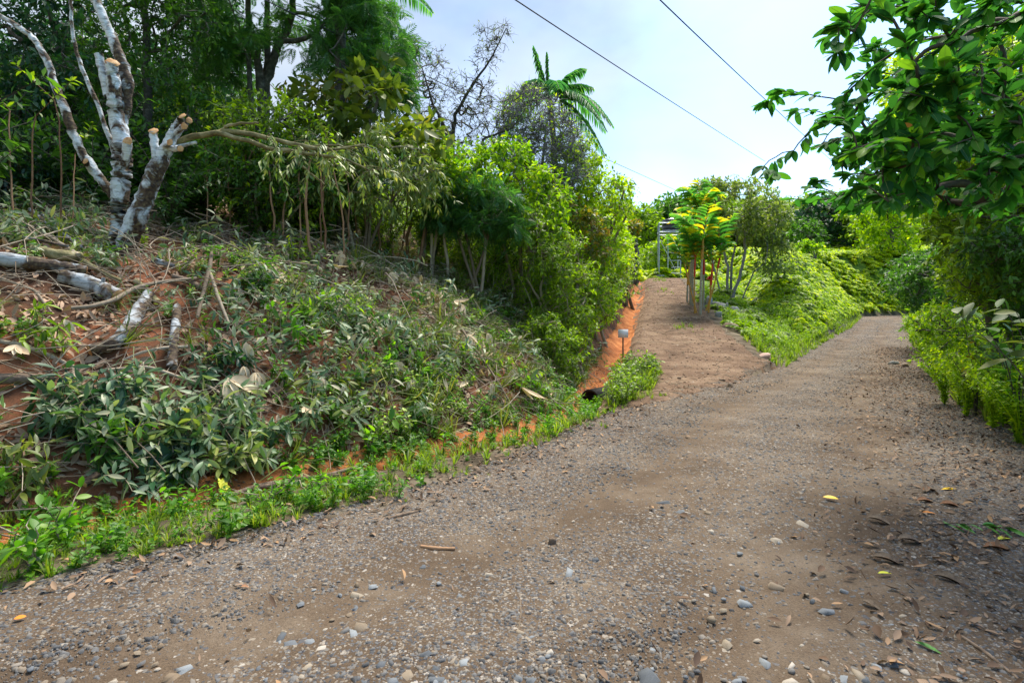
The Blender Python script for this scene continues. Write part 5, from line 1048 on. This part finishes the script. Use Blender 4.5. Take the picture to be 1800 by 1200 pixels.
shrub('bright leafy hedge shrub right beside the orange ditch', [(1000, 420), (1050, 400), (1080, 430), (1094, 480), (1078, 545), (1040, 590), (1010, 580), (1000, 520)], 14.5, 19, 240, (1050, 590, 16), G_YEL, .12, 20, leaves=12, R=.4)
shrub('green hedge shrub further up the driveway', [(1055, 380), (1090, 380), (1106, 420), (1106, 480), (1085, 490), (1055, 460)], 20, 27, 150, (1095, 500, 24), G_LIME, .18, 21, R=.5)
shrub('low dark shrub hanging over the foot of the bank by the ditch', [(930, 560), (985, 560), (1020, 600), (1020, 640), (990, 665), (945, 640)], 10.6, 12.6, 110, (1010, 640, 12), G_MID, .10, 22, leaves=12, R=.3)
# bare tree and grey twiggy shrub
Yb = 14.5
bp = np.vstack([crown_pts([(715, 60), (780, 90), (800, 130), (870, 140), (860, 260), (800, 290), (720, 260), (710, 130)], Yb - .8, Yb + 1, 420, rc, .1), crown_pts([(840, 50), (895, 40), (900, 70), (870, 120), (830, 130)], Yb - .3, Yb + .5, 60, rc, .1)])
tree('bare_tree', 'leafless dark tree with a tangle of twigs against the sky', 'tree', [trunk([(790, 420), (795, 250), (800, 200), (830, 150), (862, 105), (890, 50)], [5, 4, 3, 2.4, 1.6, .7], Yb), trunk([(790, 420), (785, 230), (760, 180), (742, 120)], [3.6, 3, 2, 1], Yb), trunk([(795, 300), (850, 245), (900, 225), (925, 190)], [3, 2.4, 1.6, .7], Yb - .2)],
     bp, G_OLIVE, TWIGD, LEAF2, .07, 4, 2, .28, rtip=.0042, seed=23, twigr=.005, density=.5, bend=.3, seg=4)
tree('bare_shrub', 'grey thicket of dead twigs below the small palm', 'shrub', [trunk([(960, 440), (950, 320), (960, 230)], [4, 3, 2], 15), trunk([(960, 440), (985, 330), (1010, 240)], [3, 3, 2], 15.2), trunk([(960, 440), (900, 330), (880, 250)], [3, 3, 2], 15)],
     crown_pts([(880, 180), (930, 150), (990, 185), (1020, 240), (1030, 310), (990, 350), (900, 330), (860, 270)], 14.4, 16, 460, rc, .1), G_YEL, TWIGG, LEAF2, .10, 11, 2, .42, rtip=.003, seed=24, twigr=.0065, density=.3, bend=.25, seg=4)
# palms
def palm(name, label, top, base, r0, fr, leafm, seed, L=2.2, wl=.5, lw=.03, n=42, bark=BARKG, rmat=None, shaft=None, group=None, ldroop=.3):
    r = np.random.default_rng(seed); top = np.asarray(top, float); base = np.asarray(base, float); t = thing(name, label, 'palm', base, group); m = MB()
    pts = curve(base - A(0, 0, .1), top, A(r.normal(0, .02), 0, 0) * np.linalg.norm(top - base), 16); R_ = r0 * (1 + .06 * (np.arange(16) % 2)) * np.linspace(1.15, .85, 16); m.tube(pts, R_, 9); m.build('trunk', bark, t, loc=base)
    if shaft:
        d = nrm((pts[-1] - pts[-3])[None])[0]; m = MB(); m.tube([top - d * .02, top + d * shaft[0] * .5, top + d * shaft[0]], [r0 * 1.25, r0 * 1.3, r0 * .7], 9); m.build('crownshaft', shaft[1], t, loc=base); top = top + d * shaft[0] * .8
    for d, l, dr in fr:
        m = MB(); frond(m, top, d, l * L, n, wl, lw, dr, r, rr=r0 * .22, leafdroop=ldroop); m.build('frond', [rmat or leafm, leafm], t, loc=base)
    return t
top = P(965, 172, 17.5); palm('palm_tree', 'palm crown rising behind the dead twigs against the sky', top, (top[0] - .1, 17.6, gz(top[0] - .1, 17.6)), .10,
     [((-.28, 0, 1), .9, .1), ((-.05, 0, 1), .75, .1), ((.55, 0, .75), .95, .35), ((.75, .2, .25), 1.0, .75), ((.35, -.2, .15), 1.1, .9), ((-.7, .1, .4), .8, .5), ((.15, .6, .6), .8, .4), ((-.4, -.5, .5), .8, .6), ((.85, -.1, .55), .8, .4), ((.5, -.5, .2), 1.0, .8), ((-.5, .3, .1), 1.0, .8), ((.9, .2, -.1), .9, .8), ((.1, -.8, .5), .9, .7)], G_PALM, 3, L=2.0, wl=.5, lw=.04, n=46)
top = P(600, -30, 13); palm('palm_tree', 'tall palm trunk with one frond tip hanging into the sky', top, (P(612, 300, 13)[0], 13, gz(P(612, 300, 13)[0], 13)), .13,
     [((.95, -.1, .40), 1.05, .50), ((.7, .5, .5), .9, .5), ((-.8, -.2, .4), 1, .5), ((-.3, .8, .5), 1, .5), ((-.5, -.7, .4), 1, .5), ((.2, -.1, 1), .8, .3)], G_PALM, 4, L=3.0, wl=.5, lw=.035, n=56)
# sealing wax palms
RED = solid('red_crownshaft', [(.3, (.48, .02, .015)), (.7, (.72, .06, .03))], 5, rough=.45, bump=.05); ORST = solid('orange_stem', [(.3, (.42, .20, .04)), (.7, (.62, .36, .06))], 6, rough=.5, bump=.05); PST = solid('pale_ringed_stem', [(.35, (.22, .20, .15)), (.6, (.46, .43, .35))], 8, stretch=(1, 1, 6), bump=.3)
WP = [(1231, 545, 1234, 455, 21.5, 2.1, PST, None, 'wax palm with a thick pale ringed stem in front'), (1245, 535, 1250, 500, 22.0, 1.5, ORST, 1, 'wax palm with a slim red shaft right of the thick stem'), (1236, 520, 1237, 482, 22.8, 1.8, PST, 1, 'wax palm with broad red shaft directly behind the front stem'), (1222, 538, 1221, 485, 21.8, 1.3, ORST, 1, 'thin orange stemmed wax palm left of the front stem'), (1214, 515, 1219, 425, 24.0, 1.8, PST, 1, 'tall wax palm at the back left of the clump'), (1212, 512, 1216, 450, 24.2, 1.8, PST, None, 'wax palm with orange fronds left of the middle'), (1208, 515, 1209, 500, 24.6, 1.6, PST, None, 'leftmost wax palm nearest the tower'), (1226, 530, 1212, 500, 21.9, 1.2, ORST, None, 'short wax palm low in the clump'), (1240, 528, 1262, 470, 22.4, 1.4, ORST, 1, 'wax palm whose top leans right over the rocks'), (1218, 520, 1226, 400, 23.5, 1.8, PST, None, 'tallest wax palm crowned with orange tipped fronds')]
for q, (ub, vb, ut, vt, Y, r, st, sh, lb) in enumerate(WP):
    b_ = P(ub, vb, Y); b_[2] = gz(b_[0], Y); tp = P(ut, vt, Y); rr_ = np.random.default_rng(200 + q); fr = []
    nf = 5 if vt < 460 else 4
    for k in range(nf): a = k * 2.4 + q; fr.append(((math.cos(a), math.sin(a), rr_.uniform(1.5, 2.4) if k > 2 else rr_.uniform(2.2, 4)), rr_.uniform(.75, 1.05), rr_.uniform(.25, .5)))
    palm('wax_palm', lb, tp, b_, r / 1000 * Y, fr, G_WAX, 300 + q, L=2.2, wl=.60, lw=.16, n=9, ldroop=-.05, bark=st, rmat=RED if sh else ORST, shaft=(.8, RED if sh else ORST), group='clump of sealing wax palms')
# ginger flower
fp = P(1248, 490, 23); t = thing('red_flower', 'magenta red flower head glowing beside the palm stems', 'flower', (fp[0], 23, gz(fp[0], 23))); m = MB(); rf = np.random.default_rng(5)
m.scatter(LEAF3, np.tile(fp, (40, 1)), orient(nrm(randdir(40, rf) + A(0, 0, .5)), rng=rf), rf.uniform(.10, .17, 40)); m.build('petals', solid('magenta_petal', [(.3, (.55, .01, .06)), (.7, (.8, .03, .12))], 4, rough=.5, bump=0), t, loc=(fp[0], 23, gz(fp[0], 23)))
m = MB(); m.tube([(fp[0], 23, gz(fp[0], 23) - .05), (fp[0], 23, fp[2])], .015, 5); m.build('stem', ORST, t, loc=(fp[0], 23, gz(fp[0], 23)))
G_OLIVE2 = leafmat('leaf_grey_olive', [(0, (.07, .11, .03)), (.5, (.14, .20, .05)), (.85, (.26, .30, .08)), (1, (.36, .24, .07))], trans=.45)
# many stemmed tree right of the palms
Ym = 27.0
tree('many_stemmed_tree', 'rounded olive tree with several bare leaning stems behind the palms', 'tree',
     [trunk([(1278, 520), (1279, 470), (1268, 420), (1262, 400)], [2.6, 2.3, 1.8, 1], Ym), trunk([(1284, 516), (1286, 460), (1300, 400)], [2.4, 2, 1.3], Ym), trunk([(1284, 524), (1302, 480), (1310, 440), (1308, 400), (1315, 370)], [3, 2.6, 2.2, 1.6, 1], Ym - .3), trunk([(1300, 490), (1325, 478), (1345, 462), (1350, 430)], [1.4, 1.2, 1, .7], Ym - .3), trunk([(1270, 515), (1252, 460), (1250, 400)], [1.7, 1.4, 1], Ym)],
     np.vstack([crown_pts([(1215, 335), (1250, 320), (1285, 322), (1340, 322), (1368, 350), (1385, 375), (1370, 400), (1330, 415), (1280, 405), (1240, 400), (1225, 370)], Ym - 1.8, Ym + 1.8, 230, rc, .5, 26), crown_pts([(1300, 405), (1370, 400), (1400, 430), (1390, 470), (1330, 480), (1310, 440)], Ym - 1, Ym + 1, 60, rc, .4, 30)]), G_OLIVE2, TWIGG, LEAF2, .24, 4, 8, .55, rtip=.0045, rmax=.05, seed=25)
# far trees
def far(label, poly, ya, yb, n, leafm, seed, size=.5, R=1.1, name='distant_tree', tx=None, leaves=9):
    c = np.array(poly, float).mean(0); Y = (ya + yb) / 2; b_ = P(c[0], 0, Y); gzz = gz(b_[0], Y); tp = P(c[0], c[1], Y)
    return tree(name, label, 'tree', [(np.array([(b_[0], Y, gzz - .3), (b_[0] + .2, Y, (gzz + tp[2]) / 2), tuple(tp)]), np.array([.3, .25, .15]))], crown_pts(poly, ya, yb, n, rc, .2, 30, seed), leafm, BARKG, LEAF2, size, 4, leaves, R, seed=seed, rtip=.02, group='distant trees', twigside=0)
far('small dark rounded tree on the skyline left of the wax palms', [(1150, 372), (1165, 358), (1195, 352), (1215, 365), (1215, 400), (1150, 400)], 48, 52, 70, G_DARK, 31)
far('low green tree on the skyline behind the hedge end', [(1105, 385), (1130, 376), (1160, 380), (1170, 420), (1110, 425)], 46, 50, 70, G_MID, 32)
far('orange topped shrub at the end of the hedge', [(1095, 395), (1108, 388), (1124, 394), (1126, 404), (1096, 408)], 30, 32, 30, G_RUST, 33, .25, .4)
far('dark green tree behind the tower legs', [(1120, 440), (1165, 430), (1215, 400), (1230, 480), (1180, 500), (1120, 495)], 40, 44, 120, G_MID, 34, .45)
far('tall blue green tree above the fern hill', [(1400, 375), (1425, 355), (1470, 350), (1500, 375), (1490, 425), (1410, 425)], 66, 72, 110, G_DEEP, 35, .7, 1.5)
far('mid green tree right of the tall one above the ferns', [(1480, 360), (1530, 340), (1570, 370), (1580, 420), (1500, 425)], 62, 68, 100, G_MID, 36, .6, 1.4)
far('sunlit yellow green tree in the gap of the rubber tree', [(1500, 380), (1540, 330), (1600, 340), (1620, 400), (1590, 450), (1530, 430)], 52, 58, 110, G_LIME, 37, .6, 1.3)
far('dark tree low on the ridge above the ferns', [(1390, 400), (1430, 390), (1450, 420), (1440, 440), (1395, 435)], 58, 62, 50, G_DARK, 38, .5, 1.0)
far('yellowish small tree standing among the ferns', [(1395, 432), (1420, 424), (1445, 434), (1450, 450), (1400, 452)], 42, 43, 30, G_YEL, 39, .3, .5)
# ---- right side of the road
def rt_(label, poly, ya, yb, n, tr, leafm, size, seed, tm=LEAF2, **k):
    return tree('roadside_tree', label, 'tree', tr, crown_pts(poly, ya, yb, n, rc, .25, 60, seed), leafm, tmpl=tm, size=size, seed=seed, group='trees right of the road', **k)
rt_('dark tree whose low branches hang over the far bend of the road', [(1575, 465), (1615, 445), (1670, 430), (1710, 470), (1690, 540), (1650, 555), (1615, 540), (1595, 520), (1565, 500)], 17, 21, 200, [trunk([(1690, 640), (1680, 540), (1650, 450)], [8, 7, 5], 19)], G_DARK, .17, 51, leaves=11, R=.5)
rt_('mid green tree right of the road with glossy foliage', [(1650, 330), (1690, 280), (1760, 260), (1860, 300), (1860, 540), (1760, 550), (1700, 510), (1670, 430)], 10, 14, 330, [trunk([(1790, 700), (1780, 520), (1740, 380)], [14, 11, 7], 12)], G_MID, .13, 52, leaves=11, R=.5)
rt_('shady tree deep at the right edge', [(1700, 420), (1780, 400), (1900, 420), (1900, 600), (1800, 590), (1730, 530)], 7.6, 10, 240, [trunk([(1890, 740), (1870, 560), (1820, 420)], [12, 10, 6], 8.6)], G_DARK, .12, 53, leaves=11, R=.4)
rt_('yellow green tree showing through the rubber tree leaves', [(1560, 120), (1660, 60), (1800, 60), (1850, 240), (1700, 330), (1580, 330)], 13, 17, 230, [trunk([(1830, 660), (1800, 400), (1730, 220)], [11, 9, 5], 15.5)], G_LIME, .20, 54, leaves=9, R=.6)
rt_('leafy roadside tree at the verge, low and pale', [(1600, 560), (1650, 540), (1700, 570), (1720, 620), (1660, 640), (1610, 620)], 11.5, 15, 110, [trunk([(1670, 650), (1665, 610), (1660, 580)], [3, 2, 2], 13)], G_YEL, .13, 55, leaves=9, R=.35)
rt_('dark glossy tree filling the view behind the rubber tree', [(1570, 230), (1640, 120), (1720, 60), (1860, 40), (1900, 420), (1760, 450), (1660, 410), (1600, 360)], 8, 11, 330, [trunk([(1840, 720), (1830, 500), (1780, 280)], [14, 11, 7], 9.5)], G_MID, .15, 56, LEAF3, leaves=10, R=.45)
rt_('deep green tree closing the gap above the right verge', [(1640, 400), (1690, 330), (1800, 320), (1880, 480), (1800, 560), (1710, 540), (1670, 490)], 9, 12, 270, [trunk([(1760, 690), (1740, 560), (1720, 430)], [9, 7, 5], 10.5)], G_MID, .12, 57, leaves=12, R=.45)
# rubber tree: big glossy leaves over the road
RUBL = leaf_t(7, .47, .07, .12, .62)
def rubber():
    r = np.random.default_rng(404); base = A(8.2, 6.2, gz(8.2, 6.2)); t = thing('rubber_tree', 'rubber tree with big glossy oval leaves reaching over the road from the right', 'tree', base)
    wood = MB(); wood.tube(curve(base - A(0, 0, .1), A(7.0, 6.2, 4.2), A(.3, 0, 0), 12, r, .03), np.linspace(.24, .15, 12), 12)
    S = A(7.0, 6.2, 3.2); lp = []; ld = []; lz = []
    tgt = [(1345, 180, 5.2), (1375, 160, 5.0), (1400, 195, 5.4), (1343, 292, 5.4), (1360, 305, 5.2), (1395, 265, 5.6), (1480, 45, 4.6), (1530, 10, 4.4), (1465, 95, 5.0), (1400, 350, 5.8), (1430, 330, 5.4)]
    poly1 = [(1445, 60), (1500, 20), (1560, -60), (1900, -60), (1900, 200), (1760, 260), (1620, 290), (1480, 280), (1440, 200), (1500, 130)]
    poly2 = [(1440, 250), (1560, 220), (1700, 230), (1850, 200), (1900, 400), (1760, 380), (1640, 350), (1560, 390), (1470, 350), (1410, 320)]
    cp_ = np.vstack([np.array([P(*q) for q in tgt]), crown_pts(poly1, 3.6, 6.4, 240, r, .2, 60, 3), crown_pts(poly2, 4.0, 6.8, 170, r, .25, 60, 4)])
    heads = [S, A(6.6, 6.0, 3.6), A(7.0, 6.2, 4.2)]; N_ = list(heads); pr = [-1] * 3
    o_ = np.argsort(np.linalg.norm(cp_ - S, axis=1)); C_ = []
    for i in o_:
        c = cp_[i]; NN = np.array(N_); dd = np.linalg.norm(NN - c, axis=1) + .25 * np.linalg.norm(NN - S, axis=1) * 0; p = int(np.argmin(dd)); pr.append(p); N_.append(c)
    w = np.ones(len(N_))
    for q in range(len(N_) - 1, 2, -1): w[pr[q]] += w[q]
    for q in range(3, len(N_)):
        a, b = N_[pr[q]], N_[q]; L_ = np.linalg.norm(b - a); ra = min(.0045 * math.sqrt(w[q]), .05)
        cv = curve(a, b, r.normal(0, .05, 3) * L_ + A(0, 0, .05 * L_), 6, r, .01 * L_); wood.tube(cv, np.linspace(ra, max(ra * .75, .005), 6), 6)
        d = nrm((b - a)[None])[0]; k = r.integers(10, 17)
        f = r.uniform(.35 if L_ < .8 else .6, 1.0, k); f[:4] = 1; p_ = a + (b - a) * f[:, None]; 
        sd = randdir(k, r); sd[:, 2] = np.abs(sd[:, 2]) * .3 - .05
        lp.append(p_); ld.append(nrm(d * .8 + sd * 1.0 + A(0, 0, -.30))); lz.append(r.uniform(.08, .17, k))
    lp, ld, lz = np.vstack(lp), np.vstack(ld), np.concatenate(lz); wood.build('trunk', TWIGD, t, loc=base)
    R = orient(ld, rng=r, jit=.35); u, v = proj(lp[:, 0], lp[:, 1], lp[:, 2]); sz = lz / lp[:, 1] * ((u < 1800) & (v > -10)); od = np.argsort(-sz); big, rest = od[:300], od[300:]
    from mathutils import Matrix
    mv = [MB().add(*t_) for t_ in (RUBL, leaf_t(7, .52, .05, .12, .6), leaf_t(7, .40, .16, .12, .7))]
    me = []
    for m_ in mv:
        # pale midrib as its own sliver
        rb = np.linspace(0, .93, 6); z = -.12 * rb ** 2 - .006; w_ = .009 * (1 - rb * .8); V = np.concatenate([np.stack([rb, w_, z], -1), np.stack([rb, -w_, z], -1)]); m_.add(V, None, [(i, i + 1, 7 + i, 6 + i) for i in range(5)], 1); V2 = V.copy(); V2[:, 2] += .014; m_.add(V2, None, [(i, i + 1, 7 + i, 6 + i) for i in range(5)], 1)
        me.append(m_.data('leaf', [G_RUBOBJ, RIB]))
    for q, i in enumerate(big):
        o = bpy.data.objects.new('leaf', me[q % 3]); COL.objects.link(o); o.parent = t; M = np.eye(4); M[:3, :3] = R[i] * lz[i]; M[:3, 3] = lp[i] - base; o.matrix_local = Matrix(M.tolist())
    m = MB(); [m.scatter(t_, lp[rest[q::3]], R[rest[q::3]], lz[rest[q::3]]) for q, t_ in enumerate((RUBL, leaf_t(6, .40, .22, -.12, .7), leaf_t(6, .5, .14, .38, .62)))]; o = m.build('foliage', G_RUBBER, t, loc=base); o['kind'] = 'stuff'
    for (u_, v_, Y_) in ((1573, 216, 4.6), (1583, 219, 4.6), (1663, 337, 4.8), (1462, 258, 5.2), (1652, 262, 4.6)):
        o = bpy.data.objects.new('leaf', bpy.data.meshes['yellow_rubber_leaf']); COL.objects.link(o); o.parent = t; o.location = P(u_, v_, Y_) - base; o.scale = (.09,) * 3; o.rotation_euler = (1.2, .3, r.uniform(0, 6)); o['label'] = 'yellowed leaf'
def rubobj():
    m, nt = newmat('rubber_leaf_large'); L = nt.links.new; oi = N(nt, 'ShaderNodeObjectInfo'); r = ramp(nt, [(0, (.014, .065, .034)), (.5, (.032, .115, .036)), (.8, (.075, .19, .028)), (1, (.14, .28, .025))]); L(oi.outputs['Random'], r.inputs[0])
    p = N(nt, 'ShaderNodeBsdfPrincipled'); p.inputs['Roughness'].default_value = .6; p.inputs['Specular IOR Level'].default_value = .06; L(r.outputs[0], p.inputs['Base Color']); t = N(nt, 'ShaderNodeBsdfTranslucent'); h = N(nt, 'ShaderNodeMixRGB', blend_type='MULTIPLY'); h.inputs[0].default_value = 1; h.inputs[2].default_value = (2.6, 2.8, .8, 1); L(r.outputs[0], h.inputs[1]); L(h.outputs[0], t.inputs[0])
    x = N(nt, 'ShaderNodeMixShader'); x.inputs[0].default_value = .32; o = N(nt, 'ShaderNodeOutputMaterial'); L(p.outputs[0], x.inputs[1]); L(t.outputs[0], x.inputs[2]); L(x.outputs[0], o.inputs[0]); return m
G_RUBOBJ = rubobj(); RIB = solid('leaf_midrib', [(.3, (.16, .26, .06)), (.7, (.26, .36, .10))], 4, rough=.5, bump=0)
MB().add(*RUBL).data('yellow_rubber_leaf', OL)
rubber()
# big leaved plant and weedy shrubs at the right verge
def plant(label, u, v, Y, n, size, leafm, seed, h=1.2, tm=LEAFB, bark=TWIGD, stems=5, name='roadside_plant', spread=.5):
    r = np.random.default_rng(seed); b_ = P(u, v, Y); b_[2] = gz(b_[0], Y); t = thing(name, label, 'plant', b_, 'plants at the right verge'); m = MB()
    w = MB()
    for _ in range(stems):
        a = r.uniform(0, 2 * np.pi); hh = h * r.uniform(.6, 1.1); o = A(math.cos(a), math.sin(a), 0) * spread * hh * r.uniform(.3, 1.1); cv = curve(b_ - A(0, 0, .03), b_ + o + A(0, 0, hh), -o * .3, 7, r, .02)
        leafy_stem(m, cv, .008 if name == 'verge_weed' else .010, tm, size, n, r, start=.06 if name == 'verge_weed' else .3, droop=.15, seg=5, lmat=1)
    m.build('foliage', [bark, leafm], t, loc=b_)['kind'] = 'stuff'; return t
plant('plant with broad olive leaves leaning in from the right edge', 1850, 760, 5.6, 11, .24, G_OLIVE, 61, 1.5, stems=6, spread=.6)
plant('broad dark leaved plant under the rubber tree', 1790, 740, 6.6, 12, .20, G_DARK, 62, 1.7, stems=7)
plant('green leafy plant with rusty young leaves at the verge', 1715, 680, 8.2, 14, .15, G_RUST, 63, 1.3, stems=6)
for q, (u, v, Y, h) in enumerate(((1660, 690, 9.2, .8), (1700, 720, 8.2, .9), (1745, 750, 7.3, 1.0), (1790, 780, 6.5, .95), (1690, 690, 9.0, 1.0), (1760, 730, 7.8, 1.1), (1655, 660, 11, .8), (1640, 650, 12.5, .9), (1815, 770, 6.6, 1.1))):
    plant('bushy yellow green weed at the right verge of the road', u, v, Y, 48, .060, G_LIME, 70 + q, h, LEAF3, G_LIME, 14, 'verge_weed', .75)
plant('bright green seedling at the lower left corner of the verge', 60, 985, 3.3, 12, .10, G_BRIGHT, 90, .30, LEAFB, TWIG, 4, 'verge_weed', .9)
plant('second bright green seedling behind the corner one', 105, 950, 3.7, 12, .10, G_BRIGHT, 91, .28, LEAFB, TWIG, 4, 'verge_weed', .9)
plant('low leafy weed in the middle of the left verge', 470, 920, 4.35, 10, .055, G_BRIGHT, 92, .20, LEAF3, TWIG, 7, 'verge_weed', 1.2)
plant('green weed on the verge left of the grass', 545, 900, 4.7, 10, .055, G_BRIGHT, 93, .16, LEAF3, TWIG, 7, 'verge_weed', 1.4)
plant('leafy green seedlings growing over the ditch sticks', 650, 800, 6.2, 8, .14, G_BRIGHT, 94, .4, LEAF3, TWIG, 4, 'verge_weed', .8)
for q, (Y, dx, h) in enumerate(((6.3, .25, .55), (6.9, .3, .65), (7.6, .2, .6), (8.3, .25, .7), (9.1, .2, .6), (10, .2, .6), (11, .25, .7), (12.2, .2, .6), (13.5, .3, .7), (15, .3, .7))):
    x_ = float(XR(Y)) + dx; plant('low bright yellow green weed spilling onto the right road edge', 900 + x_ / Y * 1000, 0, Y, 44, .055, G_LIME, 95 + q, h, LEAF3, G_LIME, 13, 'verge_weed', .95)
# cut leafy branches that can be told apart on the bank
def cutbranch(label, u, v, du, dv, n, size, leafm, seed, spread=5, tm=LEAFL, lift=.18):
    a = hit(u, v); b = hit(u + du, v + dv); r = np.random.default_rng(seed); t = thing('cut_branch', label, 'branch', a, 'leafy cut branches on the bank'); m = MB(); ax = b - a; sp_ = nrm(np.cross(ax, A(.3, -.6, .7))[None])[0] * np.linalg.norm(ax)
    m.tube(curve(a, b, A(0, -.05, lift * .5), 8, r, .01), np.linspace(.016, .006, 8), 6)
    for q in range(spread * 2):
        f = r.uniform(.15, 1); s = a + ax * f + A(0, -.02, lift * .3); e = s + ax * r.uniform(.15, .4) + sp_ * r.uniform(-.55, .55) + A(0, -.12, r.uniform(.05, lift * 1.6)) ; e[2] = max(e[2], float(H(e[0], e[1])) + .05)
        leafy_stem(m, curve(s, e, A(0, 0, .05), 5), .007, tm, size, n, r, start=.15, droop=.45, seg=4)
    m.build('foliage', [TWIG, leafm], t, loc=a)['kind'] = 'stuff'; return t
CBR = [(120, 640, 60, 110, 12, .19, G_DEEP, 'dark leafy branch end left in the big leaf pile'), (200, 660, 90, 90, 13, .19, G_WILT, 'branch of long dull green leaves in the middle of the pile'), (330, 690, 90, 110, 14, .18, G_WILT, 'branch with grey green leaf undersides hanging to the ditch'), (260, 720, 60, 110, 13, .19, G_DEEP, 'drooping dark branch above the lower left slope'), (420, 730, 60, 60, 12, .17, G_WILT, 'branch tip with broad wilted leaves over the red soil'), (150, 760, 80, 60, 12, .19, G_DARK, 'dark green branch low on the left slope'), (440, 560, 90, 50, 12, .15, G_BRIGHT, 'fresh light green leaf bunch right of the pointed log'), (520, 540, 80, 40, 12, .13, G_YEL, 'yellowish green leafy branch in the middle of the bank'), (500, 480, 50, -20, 12, .13, G_MID, 'upright green sprig cluster near the crest'), (380, 590, 60, 60, 14, .12, G_DARK, 'dark fine leaved branch beside the pointed log'), (640, 620, 70, 40, 12, .13, G_BRIGHT, 'bright green leafy branch right of the pale round leaf'), (600, 570, 60, 60, 12, .14, G_DARK, 'blue green leafy branch in the centre of the bank'), (700, 510, 60, 60, 10, .15, G_DARK, 'dark sprig below the bare pole'), (780, 600, 60, 60, 11, .12, G_MID, 'leafy stem near the papery pale leaves'), (30, 430, 70, -20, 13, .17, G_GREY, 'heap of grey leaved twigs at the left edge under the wood'), (50, 560, 60, 60, 10, .14, G_MID, 'spindly green branch left of the bare red soil'), (870, 640, 60, 50, 10, .12, G_MID, 'leafy stem low on the right of the bank'), (950, 540, 60, 40, 12, .12, G_MID, 'leafy stem under the hedge at the right'), (330, 640, 80, 30, 14, .13, G_DEEP, 'dense dark sprigs around the foot of the pointed log'), (250, 790, 100, 40, 12, .17, G_WILT, 'wilted leafy branch just above the ditch'), (10, 800, 80, 60, 9, .14, G_OLIVE, 'yellowing branch with drooping leaves at the lower left'), (560, 650, 60, 70, 10, .12, G_OLIVE, 'olive leafed stem below the blue green branch'), (900, 700, 60, 20, 9, .13, G_BRIGHT, 'broad leaved green sprig left of the culvert'), (430, 500, 60, 20, 12, .12, G_DARK, 'dark green branch below the first saplings'), (560, 400, 40, 60, 9, .12, G_GREY, 'pale leafed twig hanging in front of the saplings')]
CBR += [(90, 700, 80, 60, 14, .2, G_WILT, 'broad wilted branch left in the leaf pile, tips down'), (170, 700, 70, 80, 14, .2, G_WILT, 'long leaved wilted branch hanging below the pale branch'), (300, 740, 70, 90, 14, .19, G_GREY, 'grey backed leaves spilling to the ditch'), (390, 780, 50, 50, 12, .17, G_GREY, 'lowest wilted branch tip beside the yellow lobed leaf'), (380, 500, 90, 30, 14, .13, G_WILT, 'dull green leafy heap right of the forked branch'), (560, 520, 70, 60, 12, .13, G_WILT, 'wilted branch in the upper middle of the bank'), (0, 400, 110, 40, 14, .14, G_WILT, 'brush heap of dull leaves at the left edge below the wood'), (690, 560, 60, 70, 10, .13, G_OLIVE, 'olive sprays hanging down the slope above the round pale leaf'), (830, 500, 70, 40, 10, .12, G_OLIVE, 'olive brush on the upper right of the bank'), (900, 580, 60, 60, 12, .10, G_DARK, 'shaded leafy branch under the right overhang')]
for q, (u, v, du, dv, n, s, lm, lb) in enumerate(CBR): cutbranch(lb, u, v, du, dv, n, s, lm, 500 + q)
